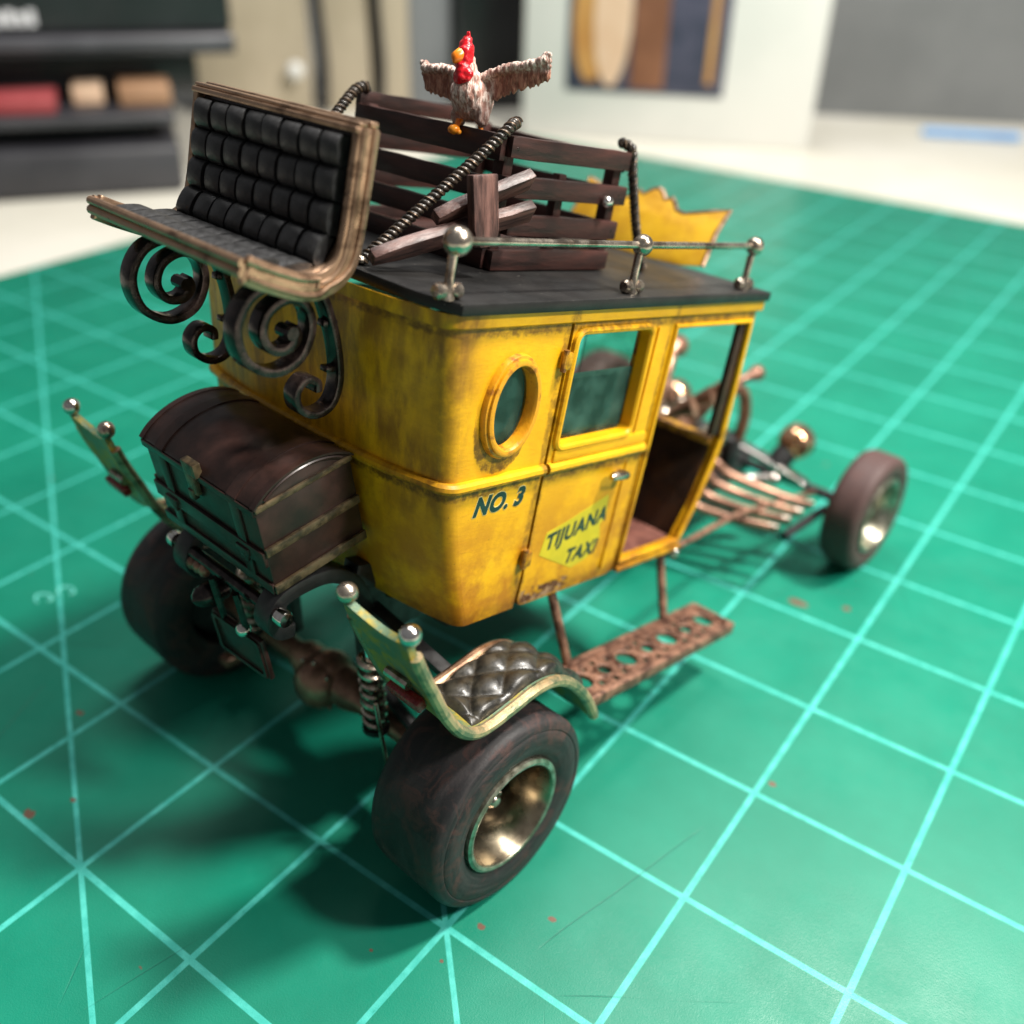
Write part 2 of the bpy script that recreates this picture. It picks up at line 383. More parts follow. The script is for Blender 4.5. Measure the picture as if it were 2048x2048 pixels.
def link(name, me, m, parent=None, local=None):
    o = bpy.data.objects.new(name, me)
    if m and not me.materials: me.materials.append(mat(m))
    COL.objects.link(o)
    if parent: o.parent = parent
    if local is not None: o.matrix_basis = local
    return o
def tag(o, label=None, cat=None, group=None, kind=None):
    for k, v in (('label', label), ('category', cat), ('group', group), ('kind', kind)):
        if v: o[k] = v
    return o
def empty(name, m):
    o = bpy.data.objects.new(name, None); o.empty_display_size = .005; COL.objects.link(o); o.matrix_basis = m; return o
def T(x, y, z): return Matrix.Translation(V((x, y, z))*S)
def RY(d): return Matrix.Rotation(math.radians(d), 4, 'Y')
def RX(d): return Matrix.Rotation(math.radians(d), 4, 'X')
def RZ(d): return Matrix.Rotation(math.radians(d), 4, 'Z')
def smoothpath(pts, n=8, closed=False):
    pts = [V(p) for p in pts]; out = []; m = len(pts)
    for i in range(m if closed else m-1):
        if closed: p0, p1, p2, p3 = pts[i-1], pts[i], pts[(i+1) % m], pts[(i+2) % m]
        else: p0, p1, p2, p3 = pts[max(i-1, 0)], pts[i], pts[i+1], pts[min(i+2, m-1)]
        for k in range(n):
            t = k/n
            out.append(.5*((2*p1)+(p2-p0)*t+(2*p0-5*p1+4*p2-p3)*t*t+(3*p1-p0-3*p2+p3)*t**3))
    if not closed: out.append(pts[-1])
    return out
def rrect(x0, x1, z0, z1, r, n=5):
    q = []
    for cx, cz, a in ((x1-r, z1-r, 0), (x0+r, z1-r, 90), (x0+r, z0+r, 180), (x1-r, z0+r, 270)):
        for i in range(n+1):
            t = math.radians(a+90*i/n); q.append((cx+r*math.cos(t), cz+r*math.sin(t)))
    return q
def text_mesh(txt, size, shear, mat_key, parent, name, local, fat=0.0, extrude=.02, spacing=1.0):
    cu = bpy.data.curves.new(name, 'FONT'); cu.body = txt; cu.size = size*S; cu.shear = shear; cu.offset = fat*S; cu.extrude = extrude*S
    cu.space_character = spacing; cu.resolution_u = 4
    tmp = bpy.data.objects.new(name, cu); COL.objects.link(tmp); dg = bpy.context.evaluated_depsgraph_get()
    me = bpy.data.meshes.new_from_object(tmp.evaluated_get(dg)); bpy.data.objects.remove(tmp)
    return link(name, me, mat_key, parent, local)

# ------------------------------------------------------------------ frames
HEAD = 82.7; PITCH = 12.8
hx = V((math.cos(math.radians(HEAD)), math.sin(math.radians(HEAD)), 0)); hy = V((-hx.y, hx.x, 0))
ORG = hx*11.8+hy*39.9
T_CAR = T(*ORG) @ RZ(HEAD)
RB = RY(PITCH)
T_BODY = T_CAR @ RB
exec_parts = []

# ------------------------------------------------------------------ setting: desk
desk = MB().box(-1100, 700, -420, 1500, -40, -2.6).build('desk', 'desk')
tag(desk, 'white laminate desk top under the green mat', None, None, 'structure')
mo = MB().box(-304, 171, -187, 448, -2.59, 0).build('cutting_mat', 'mat', bevel=.5)
tag(mo, 'green self-healing cutting mat printed with a pale one inch grid', 'cutting mat')
mk = MB()
for cx, cy in ((-115.3, 9.4), (-113.8, 13.6)):
    mk.tube([(cx+1.6*math.cos(a*.42)*(1+.25*math.sin(a)), cy+1.5*math.sin(a*.42), .02) for a in range(13)], .3, 6)
mk.build('printed_mark', 'markink', mo)

# ------------------------------------------------------------------ the model car
car = empty('model_car', T_CAR)
tag(car, 'weathered yellow hot rod taxi model with black roof and fat rear tyres', 'model car')
def part(mb, name, m, parent=car, bevel=0, seg=2, smooth=35, body=True, local=None):
    """part of the car; body=True: coordinates in the raked body frame"""
    l = local
    if l is None and parent is car: l = RB.copy() if body else Matrix.Identity(4)
    return mb.build(name, m, parent, bevel, seg, smooth, l)

# --- wheels -------------------------------------------------------
def make_wheel(R, w, rf, spokes, hubr):
    """local frame: axle along y, outer face at y = 0 going to +y inwards, centre at origin"""
    tb = MB(); k = R/15.5
    tb.lathe([(rf*1.0, 2.2), (rf*1.02, .9), (rf*1.1, .35), (rf*1.17, .12), (12.2*k, .0), (13.6*k, .12), (13.75*k, .26), (13.9*k, .14), (14.7*k, .35), (15.25*k, .85), (15.46*k, 1.5), (15.5*k, 2.4),
              (15.5*k, w-2.6), (15.35*k, w-1.4), (14.6*k, w-.5), (13*k, w-.05), (rf*1.15, w), (rf*.95, w-1.2)], n=96, close=True)
    ty = tb.mesh('tyre', smooth=40)
    rb = MB()
    rb.lathe([(rf*1.02, 1.0), (rf*1.0, .25), (rf*.955, .0), (rf*.91, .12), (rf*.885, .5), (rf*.87, 1.3), (rf*.80, 2.4), (rf*.78, w*.5), (rf*.76, w*.62),
              (rf*.82, w*.62), (rf*.90, w*.5), (rf*.95, 2.4)], n=80, close=True)
    rm = rb.mesh('rim', smooth=35)
    fl_ = MB().lathe([(rf*1.03, 1.0), (rf*1.02, .15), (rf*.97, -.12), (rf*.925, .0), (rf*.90, .4), (rf*.89, 1.2), (rf*.93, 1.2)], n=80, close=True).mesh('rim_flange')
    sb = MB()
    for i in range(spokes):
        a = 2*math.pi*i/spokes+.5
        d = V((math.cos(a), 0, math.sin(a))); p = V((-math.sin(a), 0, math.cos(a)))
        q = [(hubr*.6, w*.40), (rf*.5, w*.50), (rf*.79, w*.56)]
        rings = []
        for r, h in q:
            wd = rf*.15 if r < rf*.6 else rf*.24
            rings.append([d*r+p*wd+V((0, h, 0)), d*r-p*wd+V((0, h, 0)), d*r-p*wd*.8+V((0, h+1.2, 0)), d*r+p*wd*.8+V((0, h+1.2, 0))])
        sb.loft(rings)
    sp = sb.mesh('spoke_star', bevel=.25)
    hb = MB().lathe([(.01, w*.24), (hubr*.35, w*.24), (hubr*.6, w*.28), (hubr*.75, w*.36), (hubr, w*.38), (hubr*1.05, w*.62), (.01, w*.62)], n=28, close=False)
    for i in range(spokes):
        a = 2*math.pi*i/spokes+1.1
        hb.sphere((math.cos(a)*hubr*1.35, w*.37, math.sin(a)*hubr*1.35), .42, 8, 6)
    hm = hb.mesh('hub', smooth=40)
    bk = MB().lathe([(.01, w*.64), (rf*.80, w*.64), (rf*.80, w*.74), (.01, w*.74)], n=40).mesh('brake_drum')
    return ty, rm, sp, hm, bk, fl_
rear_w = make_wheel(15.5, 14.6, 9.0, 5, 2.1); front_w = make_wheel(13.3, 8.2, 8.5, 8, 1.7)
def put_wheel(ms, x, y, z, side, rimmat, spin, tm='tyre'):
    m = T(x, y, z) @ (Matrix.Identity(4) if side < 0 else RZ(180)) @ RY(spin)
    h = empty('wheel', m); h.parent = car; h.matrix_basis = m
    for nm, me, mk in zip(('tyre', 'rim', 'spoke_star', 'hub', 'brake_drum', 'rim_flange'), ms, (tm, rimmat, rimmat, 'chrome', 'black', 'flange')): link(nm, me, mk, h)
put_wheel(rear_w, 0, -41.9, 15.5, -1, 'rim', 20); put_wheel(rear_w, 0, 41.9, 15.5, 1, 'rim', 50)
put_wheel(front_w, 117.8, -41.7, 13.32, -1, 'flange', 10, 'tyrebrown'); put_wheel(front_w, 117.8, 41.7, 13.32, 1, 'flange', 33, 'tyrebrown')

# --- rear axle, springs, frame (car frame) --------------------------
ax = MB().tube([(0, -34, 15.5), (0, -22, 15.5), (0, -9, 15.5), (0, -6, 15.8), (0, 6, 15.8), (0, 9, 15.5), (0, 22, 15.5), (0, 34, 15.5)], [1.9, 1.9, 2.1, 3.4, 3.4, 2.1, 1.9, 1.9], 16)
rear_axle = part(ax, 'rear_axle', 'copper', body=False)
df = MB().sphere((-.6, 0, 15.8), (4.9, 4.5, 4.9), 24, 14); part(df, 'differential', 'copper', rear_axle)
cv = MB().lathe([(.01, -6.4), (1.6, -6.2), (3.0, -5.4), (4.0, -4.2), (4.5, -2.6), (4.5, -1.8)], (0, 0, 15.8), 'x', 28); cvo = part(cv, 'differential_cover', 'copper', rear_axle)
for i in range(8):
    a = i*math.pi/4; part(MB().sphere((-3.0, 4.5*math.cos(a), 15.8+4.5*math.sin(a)), .45, 8, 6), 'cover_bolt', 'chrome', rear_axle)
for s in (-1, 1):
    so = part(MB().tube([(-3.5, s*15.2, 34), (-4.0, s*16.6, 17.2)], .75, 10), 'shock_absorber', 'bright', body=False)
    coil = [];
    for i in range(121):
        t = i/120; a = t*2*math.pi*7; c = V((-3.55-.45*t, s*(15.35+1.1*t), 31.5-12.5*t)); coil.append(c+V((math.cos(a)*1.5, math.sin(a)*1.5, 0)))
    part(MB().tube(coil, .55, 8), 'coil_spring', 'chrome', so)
    part(MB().lathe([(.3, 0), (2.1, 0), (2.1, .8), (.3, .8)], (-4.0, s*16.5, 18.0), 'z', 20), 'spring_seat', 'black', so)
    part(MB().tube([(-6.6, s*20.0, 27), (-6.4, s*21.4, 17), (-6.0, s*22.6, 8.5)], .34, 8), 'brake_line', 'chrome', so)
    part(MB().box(-7.4, -2.6, s*22.2-1.3, s*22.2+1.3, 8.6, 10.2).box(-5, -3.2, s*22.2-.9, s*22.2+.9, 10, 14), 'spring_perch', 'copper', rear_axle, bevel=.35)
# frame rails with a kick-up over the axle and a curled rear horn
for s in (-1, 1):
    y0 = s*10.2
    horn = smoothpath([(-13.2, y0, 40.0), (-15.4, y0, 40.6), (-16.4, y0, 43.0), (-14.6, y0, 45.6), (-10.5, y0, 46.2), (-6.0, y0, 45.4), (-2.2, y0, 42.0), (-.3, y0, 36.0), (.2, y0, 28.5), (.2, y0, 20.0)], 5)
    r = MB().strip(horn, (0, 1, 0), 3.4, 2.3)
    ro = part(r, 'frame_rail', 'black', body=False, bevel=.25)
    part(MB().strip(smoothpath([(-2.2, y0, 43.2), (3, y0, 41.4), (10, y0, 37.6), (30, y0, 31.2), (60, y0, 23.6), (100, y0*.8, 14.6), (120, y0*.6, 12.4)], 4), (0, 1, 0), 3.2, 3.8), 'rail_beam', 'black', ro, bevel=.25)
    part(MB().lathe([(.2, 0), (1.5, 0), (1.5, 1.2), (.2, 1.2)], (-14.4, y0-s*1.6, 42.6), 'y', 18, s), 'rail_plug', 'black', ro, smooth=30)
    part(MB().plate([(-3.6, 44.2), (-1.8, 41), (-.2, 35), (.4, 30.5), (4, 29.5), (24, 29), (24, 36), (10, 40), (4, 43)], [], lambda a, b, k: (a, y0+s*(1.2-2.0*k), b)), 'rail_web', 'black', ro)
    part(MB().tube([(.6, y0, 22), (.2, s*18, 19), (0, s*24, 17)], 1.1, 10), 'wishbone', 'black', ro)
    part(MB().strip([(4, s*11, 38), (12, s*24.5, 38.2), (34, s*24.8, 33)], (0, 0, 1), 3.0, 1.6), 'outrigger', 'black', ro, bevel=.2)
sp = part(MB().tube([(-15.9, -13.2, 44.4), (-15.9, 13.2, 44.4)], .95, 14), 'spreader_bar', 'iron', body=False)
for s in (-1, 1): part(MB().lathe([(.01, 1.7), (1.05, 1.6), (1.25, 1.2), (1.25, 0), (.9, 0)], (-15.9, s*12.6, 44.4), 'y', 16, s), 'end_cap', 'bright', sp)
for k in range(5): part(MB().sphere((-16.6, 4.8+1.6*k, 43.3-.12*k), (.9, .9, 1.1), 10, 8), 'bar_bolt', 'copper', sp)
pl = part(MB().box(-.45, .45, -6.2, 6.2, -3.6, 3.6), 'licence_plate', 'chest', body=False, bevel=.25, local=T(-16.6, -3.0, 34.4) @ RX(-4) @ RY(-5))
part(MB().plate(rrect(-6.0, 6.0, -3.4, 3.4, .7), [rrect(-5.3, 5.3, -2.8, 2.8, .5)], lambda a, b, k: (-.75+.3*k, a, b)), 'plate_border', 'chest', pl)
part(MB().tube([(-.2, -3, 3.4), (-.3, -3, 7.4), (-.3, -3, 10.6)], .5, 8).tube([(-.2, 3, 3.4), (-.3, 3, 7.4), (-.3, 3, 10.6)], .5, 8), 'plate_hanger', 'iron', pl)
tl = part(MB().lathe([(.01, -3.6), (.9, -3.2), (1.5, -2.5), (1.8, -1.0), (1.8, 1.6), (1.2, 2.2), (.01, 2.3)], (-16.6, 3.0, 40.6), 'x', 24), 'tail_lamp', 'iron', body=False)
part(MB().sphere((-17.4, -5.2, 38.6), 1.15, 12, 8), 'plate_lamp', 'bright', pl, local=(T(-16.6, -3.0, 34.4) @ RX(-4) @ RY(-5)).inverted())

# --- body shell (raked body frame) ----------------------------------
YW = 26.8; TH = 1.4
def xr(z):                      # rear face of the cab at height z
    pts = [(38.6, -5.2), (44, -7.6), (50, -9.6), (56, -11.3), (61.4, -12.6), (70, -14.0), (78, -15.4), (84.4, -16.4)]
    for (a, xa), (b, xb) in zip(pts, pts[1:]):
        if z <= b: return xa+(xb-xa)*(z-a)/(b-a)
    return pts[-1][1]
def tuck(z): return 1.0-.018*max(0, (46-z)/8)**2
CRD = 2.2
def plan(z, off=0.0, n=8, m=14, yw=None):
    """right side -> round the back -> left side"""
    yw = ((yw or YW)+off)*tuck(z); x0 = xr(z)-off; r = CRD+off; q = []
    for i in range(n+1):
        a = math.pi/2*i/n; q.append((x0+r-r*math.sin(a), -(yw-r)-r*math.cos(a)))
    for i in range(1, m):
        y = -(yw-r)+2*(yw-r)*i/m; q.append((x0-2.3*(1-abs(y/(yw-r))**3.0), y))
    for i in range(n+1):
        a = math.pi/2*(1-i/n); q.append((x0+r-r*math.sin(a), (yw-r)+r*math.cos(a)))
    return q
ZS = [38.6, 40, 42, 44, 47, 50, 53, 56, 59, 61.4, 65, 70, 75, 79, 82.6]
sh = MB()
rings = []
for z in ZS: rings.append([(x, y, z) for x, y in plan(z)])
rin = [[(x, y, z) for x, y in plan(z, -TH)] for z in ZS]
def shell(mb, A, B):            # two open sheets, bridged all round
    nr, nc = len(A), len(A[0]); k = len(mb.v)
    for R_ in (A, B):
        for r in R_: mb.v += [V(q) for q in r]
    o = nr*nc
    for i in range(nr-1):
        for j in range(nc-1):
            a = k+i*nc+j; mb.f.append((a, a+1, a+nc+1, a+nc)); mb.f.append((o+a+nc, o+a+nc+1, o+a+1, o+a))
    def br(i1, i2): mb.f.append((k+i1, k+i2, k+o+i2, k+o+i1))
    for j in range(nc-1): br(j, j+1); br((nr-1)*nc+j, (nr-1)*nc+j+1)
    for i in range(nr-1): br(i*nc, (i+1)*nc); br(i*nc+nc-1, (i+1)*nc+nc-1)
    return mb
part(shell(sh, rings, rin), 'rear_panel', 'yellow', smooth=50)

def side_fn(s, y0=YW, th=TH):
    def fn(a, b, k): return (a, s*((y0-th*k)*tuck(b)), b)
    return fn
oval = [(-3.0+4.35*math.cos(2*math.pi*i/40), 71.8+6.15*math.sin(2*math.pi*i/40)) for i in range(40)]
glass_slots = []
for s in (-1, 1):
    # quarter panel
    edge = [(xr(z)+CRD, z) for z in ZS]
    out = edge+[(6.85, 82.6)]+[(6.85, z) for z in (75, 66, 58, 52, 47, 44, 42, 40)]+[(6.95, 38.6)]
    qp = part(MB().plate(out, [oval], side_fn(s)), 'quarter_panel', 'yellow')
    # oval porthole ring and glass
    ring = []
    for i in range(64):
        a = 2*math.pi*i/64; ca, sa = math.cos(a), math.sin(a); q = []
        for dr, dy in ((-.55, 1.2), (-.55, -.9), (-.3, -1.25), (.1, -1.35), (.45, -1.2), (.5, -.85), (.85, -.8), (1.0, -.5), (1.05, .1), (.2, .3), (.1, 1.2)):
            q.append((-3.0+(4.35+dr)*ca, s*(YW-dy), 71.8+(6.15+dr)*sa))
        ring.append(q)
    po = part(MB().loft(ring+[ring[0]], True, False), 'porthole_ring', 'amberpaint', qp, smooth=38)
    part(MB().plate([(-3.0+(a+3.0)*.95, 71.8+(b-71.8)*.95) for a, b in oval], [], lambda a, b, k, s=s: (a, s*(YW-.6-.4*k), b)), 'porthole_glass', 'glass', qp)
    # rear door, slightly proud with its own seam
    do_out = [(7.25, 82.4)]+[(7.25, z) for z in (75, 66, 58, 52, 47, 44, 42, 40.2)]+[(7.9, 39.0), (9, 38.7), (30.2, 38.5), (31.0, 38.8)]+[(31.4, z) for z in (40, 42, 44, 47, 52, 60)]+[(31.7, 82.4)]
    win = rrect(8.5, 25.9, 64.9, 80.9, 1.3)
    dr_ = part(MB().plate(do_out, [win], side_fn(s, YW+.18, TH+.1)), 'rear_door', 'yellow')
    # raised window frame: rounded rectangular bead
    bead = [V((a, s*(YW+.35), b)) for a, b in rrect(8.05, 26.35, 64.4, 81.35, 1.6, 6)]
    part(MB().tube(bead, .55, 8, True), 'window_frame', 'yellow', dr_)
    part(MB().strip([(27.9, s*(YW+.25), 64.6), (28.1, s*(YW+.25), 81)], (1, 0, 0), .5, .5).strip([(27.6, s*(YW+.22), 40.5), (27.9, s*(YW+.22), 59.3)], (1, 0, 0), .4, .45), 'door_rib', 'yellow', dr_)
    part(MB().box(8.6, 26.0, s*(YW-1.9)-.5, s*(YW-1.9)+.5, 64.0, 65.4), 'window_sill', 'rust', dr_, bevel=.2)
    part(MB().box(25.92, 26.8, s*(YW-1.75)-.35, s*(YW-1.75)+.3, 64.0, 81.6), 'window_jamb', 'rust', dr_, bevel=.15)
    part(MB().box(8.3, 26.1, s*(YW-1.55)-.15, s*(YW-1.55)+.15, 64.8, 74.6), 'half_lowered_pane', 'glass', dr_)
    part(MB().tube([(7.35, s*(YW+.25), 61.4), (31.4, s*(YW+.25), 61.4)], .85, 10), 'belt_moulding', 'yellow', dr_)
    part(MB().box(8.2, 31.2, s*(YW+.1)-.5, s*(YW+.1)+.5, 62.2, 64.2), 'lower_rail', 'yellow', dr_, bevel=.35)
    for zc in (77.5, 47.6):
        part(MB().box(5.7, 7.1, s*(YW+.5)-.75, s*(YW+.5)+.75, zc-1.25, zc+1.25), 'hinge', 'yellow', dr_, bevel=.3)
        part(MB().tube([(5.9, s*(YW+.75), zc-1.5), (5.9, s*(YW+.75), zc+1.5)], .45, 8), 'hinge_pin', 'rust', dr_)
    hd = part(MB().tube([(22.3, s*(YW+1.7), 58.2), (23.0, s*(YW+1.75), 58.25), (26.2, s*(YW+1.75), 57.95), (26.9, s*(YW+1.6), 57.8)], [.5, .75, .7, .45], 10)
              .tube([(26.2, s*YW, 57.7), (26.2, s*(YW+1.7), 57.9)], .75, 10), 'door_handle', 'chrome', dr_)
    # front door frame (open doorway)
    fout = [(32.05, 82.6), (32.05, 62), (31.8, 45), (31.7, 38.6), (45, 38.5), (52.3, 39.0), (55.2, 46), (58.0, 55), (58.9, 60), (58.4, 70), (57.7, 82.6)]
    fin = [(33.0, 80.9), (33.0, 62), (32.6, 45), (32.5, 40.4), (45, 40.2), (51.0, 40.4), (53.7, 46.5), (56.5, 55.5), (57.3, 60), (56.9, 70), (56.2, 80.9)]
    ff = part(MB().plate(fout, [fin], side_fn(s)), 'front_doorway', 'yellow', bevel=0)
    part(MB().tube([(a, s*(YW+.1), b) for a, b in fin], .5, 8, True), 'doorway_bead', 'yellow', ff)
    part(MB().strip([(32.2, s*(YW+.3), 39.1), (51.8, s*(YW+.3), 39.1)], (0, 0, 1), .9, .9), 'door_sill', 'yellow', ff, bevel=.2)
    part(MB().box(54.3, 57.0, s*(YW-1.4)-1.1, s*(YW-1.4)+.0, 60, 82), 'windscreen_post', 'inside', ff, bevel=.2)
# belt moulding round the back
bl = [(6.7, -(YW+.2))]+[(x, y) for x, y in plan(61.4, .15)]+[(6.7, YW+.2)]
part(MB().tube([(x, y, 61.4) for x, y in bl], .85, 10), 'belt_moulding', 'yellow')
# header band under the roof
A = [[(x, y, z) for x, y in [(58.4, -(YW+.75))]+plan(z, .75)+[(58.4, YW+.75)]] for z in (82.5, 82.8, 84.1, 84.35)]
A[0] = [(x, y*.985, z) for x, y, z in A[0]]; Bk = [[(x, y*.94, z) for x, y, z in r] for r in A]
part(shell(MB(), A, Bk), 'header_band', 'yellow', smooth=40)
part(MB().box(56.2, 58.3, -26.4, 26.4, 81.4, 84.3), 'windscreen_header', 'yellow', bevel=.4)
# floor, firewall, dash, inner bench
part(MB().box(-4, 52, -25.2, 25.2, 38.9, 40.1), 'cab_floor', 'floor')
part(MB().add([(52.2, -25.2, 39.2), (52.2, 25.2, 39.2), (56.6, 25.2, 58.2), (56.6, -25.2, 58.2), (53.4, -25.2, 39.2), (53.4, 25.2, 39.2), (57.8, 25.2, 58.2), (57.8, -25.2, 58.2)],
     [(0, 1, 2, 3), (7, 6, 5, 4), (0, 4, 5, 1), (3, 2, 6, 7), (0, 3, 7, 4), (1, 5, 6, 2)]), 'firewall', 'inside')
part(MB().box(55.6, 58.6, -25.6, 25.6, 57.6, 59.0), 'dash_top', 'rust', bevel=.4)
part(MB().box(-1, 46, -21, 21, 34.6, 38.7), 'floor_pan', 'black', bevel=.6)
part(MB().box(2, 14, -24, 24, 40, 46), 'bench', 'inside', bevel=.8)
part(MB().box(0, 3, -24, 24, 40, 52), 'bench_back', 'inside', bevel=.8)
pn = part(MB().box(29.5, 29.9, -25.2, -13, 62, 79), 'cab_divider_glass', 'glass')
text_mesh('CHIANTI', 1.75, 0.0, 'ink', pn, 'bottle_lettering', Matrix(((0, 0, -1, 29.42*S), (-1, 0, 0, -19.4*S), (0, 1, 0, 70.3*S), (0, 0, 0, 1))), .04)

# roof slab and its rail
rp = [(-17.9, -22.4), (-16.2, -28.3), (58.6, -28.3), (58.6, 28.3), (-16.2, 28.3), (-17.9, 22.4)]
roof = part(MB().plate(rp, [], lambda a, b, k: (a, b, 86.0-1.55*k)), 'roof', 'roof', bevel=.3)
for s in (-1, 1):
    yr = s*26.0
    rod = part(MB().tube([(-16.4, yr, 92.6), (-4, yr, 92.65), (20.6, yr, 92.75), (52.6, yr, 93.1)], .52, 12), 'roof_rail', 'chrome')
    for i, (xq, zq) in enumerate(((-16.4, 92.6), (20.4, 92.75), (52.6, 93.1))):
        part(MB().sphere((xq, yr, zq), 1.75 if i == 0 else 1.5, 20, 12), 'rail_ball', 'chrome', rod)
        part(MB().lathe([(.01, 86.0), (.95, 86.0), (.95, 86.3), (.62, 86.8), (.55, 88.5), (.6, 91.6)], (xq-.4, yr, 0), 'z', 14), 'rail_post', 'chrome', rod)
        part(MB().lathe([(.01, -2.1), (.7, -2.05), (.98, -1.7), (.98, -.9), (.6, -.5), (.6, .5), (.98, .9), (.98, 1.7), (.7, 2.05), (.01, 2.1)], (xq-.4, yr, 86.95), 'x', 12), 'rail_foot', 'chrome', rod, smooth=28)
# scalloped sign across the roof front
half = [(0, 97.7), (1.2, 97.2), (2.4, 96.1), (3.6, 96.6), (4.6, 95.9), (5.6, 94.9), (7.4, 94.6), (10, 95.3), (13, 96.2), (15.6, 96.9), (15.2, 93), (15.9, 87.4), (12, 86.6), (6, 86.3)]
poly = half+[(-a, b) for a, b in reversed(half[1:])]
sg = part(MB().plate([(a, b) for a, b in poly], [], lambda a, b, k: (54.2+(b-86.3)*.55+.9*k, a, b)), 'roof_sign', 'sign', bevel=.2)
part(MB().tube([(54.6+(b-86.3)*.55, a, b) for a, b in poly[:12]], .45, 8).tube([(54.6+(b-86.3)*.55, -a, b) for a, b in poly[:12]], .45, 8), 'sign_edging', 'gold', sg)

# --- rumble seat at the back of the roof -------------------------------
YS = 15.9
seat_prof = smoothpath([(-22.7, 0, 102.4), (-22.9, 0, 97), (-23.2, 0, 91), (-24.0, 0, 87.4), (-26.4, 0, 85.4), (-29.5, 0, 85.0), (-34, 0, 86.0), (-37.2, 0, 87.0)], 5)
st = MB().strip(seat_prof, (0, 1, 0), 2*YS-1.0, .9)
seat = part(st, 'rumble_seat', 'iron')
for s in (-1, 1):               # layered trim along both ends
    part(MB().strip([p+V((0, s*YS, 0)) for p in seat_prof], (0, 1, 0), 1.1, 3.2), 'end_trim', 'gold', seat, bevel=.25)
    part(MB().tube([p+V((-.75 if i < 22 else -.1, s*(YS+.45), .0 if i < 22 else .95)) for i, p in enumerate(seat_prof)], .42, 8), 'end_piping', 'gold', seat)
    part(MB().tube([p+V((.8 if i < 22 else .2, s*(YS+.45), .0 if i < 22 else -.8)) for i, p in enumerate(seat_prof)], .42, 8), 'end_piping', 'gold', seat)
part(MB().box(-24.6, -21.2, -YS-.5, YS+.5, 101.8, 102.5).box(-24.2, -22.9, -YS-.5, YS+.5, 102.5, 103.0).box(-22.6, -21.4, -YS-.5, YS+.5, 102.5, 103.2), 'top_trim', 'gold', seat, bevel=.22)
part(MB().tube([(-37.6, -YS-.4, 87.7), (-37.6, YS+.4, 87.7)], .55, 10).tube([(-37.5, -YS-.4, 86.6), (-37.5, YS+.4, 86.6)], .6, 10), 'front_trim', 'gold', seat)
part(MB().plate([(-22.4, 91), (-23.0, 87.2), (-25.8, 84.4), (-31, 83.4), (-34.5, 85.3), (-29, 86.4), (-25.5, 87.4), (-23.6, 91)], [], lambda a, b, k: (a, -YS+1.6-1.5*k, b)), 'corner_bracket', 'gold', seat, bevel=.3)
# padded blocks: four rows of eight up the back, two rows on the pan
def pad(w, h, d):
    """pillow block, local: x thickness towards -x, y width, z height"""
    mb = MB(); rings = []
    for i in range(7):
        t = i/6; f = (.45, .86, .97, 1.0, .97, .86, .45)[i]
        row = []
        for j in range(7):
            q = j/6; g = (.78, .95, .99, 1.0, .99, .95, .78)[j]
            row.append((-d*(.12+.88*f*g), -w/2+w*q, -h/2+h*t))
        rings.append(row)
    back = [[(0.4, y, z) for x, y, z in r] for r in rings]
    return shell(mb, rings, back).mesh('cushion_block', smooth=60)
cw = 2*(YS-1.3)/8
rows = [((-23.9, 99.6), 3.6, -2), ((-24.1, 95.9), 3.7, -1), ((-24.35, 92.2), 3.7, 0), ((-25.5, 88.6), 3.8, 24)]
for (x, z), h, tilt in rows:
    me = pad(cw*.87, h*.97, 1.7)
    for k in range(8): link('cushion_block', me, 'vinyl', seat, T(x+random.uniform(-.12, .12), -YS+1.3+cw*(k+.5)+random.uniform(-.08, .08), z+random.uniform(-.1, .1)) @ RY(tilt+random.uniform(-2.5, 2.5)) @ RX(random.uniform(-1.6, 1.6)))
for x, z, h in ((-29.4, 86.6, 4.4), (-34.0, 87.0, 4.6)):
    me = pad(cw*.93, h, .9)
    for k in range(8): link('cushion_block', me, 'vinyl', seat, T(x, -YS+1.3+cw*(k+.5), z) @ RY(84))
part(MB().box(-22.4, -17.4, -9, 9, 84.6, 86.2), 'seat_mount', 'black', seat, bevel=.3)
# scroll brackets
for s in (-1, 1):
    yb = s*11.5
    path = smoothpath([(a, yb, b) for a, b in ((-26.6, 85.2), (-29.9, 84.6), (-33.5, 83.0), (-35.0, 79.4), (-33.4, 75.5), (-29.4, 73.9), (-25.9, 75.5), (-24.7, 79.0), (-25.8, 81.8), (-28.4, 82.7), (-31.0, 81.2), (-31.6, 78.6), (-30.1, 76.7), (-28.0, 76.7), (-26.9, 78.0), (-27.5, 79.1))], 5)
    nb = len(path)
    sb_ = part(MB().strip(path, (0, 1, 0), 2.4, [1.05+.7*max(0, (i-nb+14)/14) for i in range(nb)]), 'scroll_bracket', 'iron', bevel=.18)
    stem = smoothpath([(-27.3, yb, 84.9), (-24.0, yb, 83.6), (-21.6, yb, 79.6), (-20.0, yb, 75.2), (-19.5, yb, 71.6), (-20.4, yb, 68.9), (-22.8, yb, 67.9), (-25.3, yb, 69.0), (-25.9, yb, 71.1), (-24.7, yb, 72.6), (-23.0, yb, 72.2), (-22.7, yb, 70.9)], 6)
    part(MB().strip(stem, (0, 1, 0), 2.4, 1.0), 'small_scroll', 'iron', sb_, bevel=.18)
    part(MB().tube([(-27.6, yb-1.3, 78.6), (-27.6, yb+1.3, 78.6)], .85, 10), 'scroll_eye', 'iron', sb_)
    part(MB().box(-30.2, -28.2, yb-.9, yb+.9, 83.6, 86.4).box(-22.8, -20.6, yb-.7, yb+.7, 79.0, 79.9).box(-21.6, -19.4, yb-.7, yb+.7, 73.2, 74.0), 'scroll_lug', 'iron', sb_, bevel=.15)

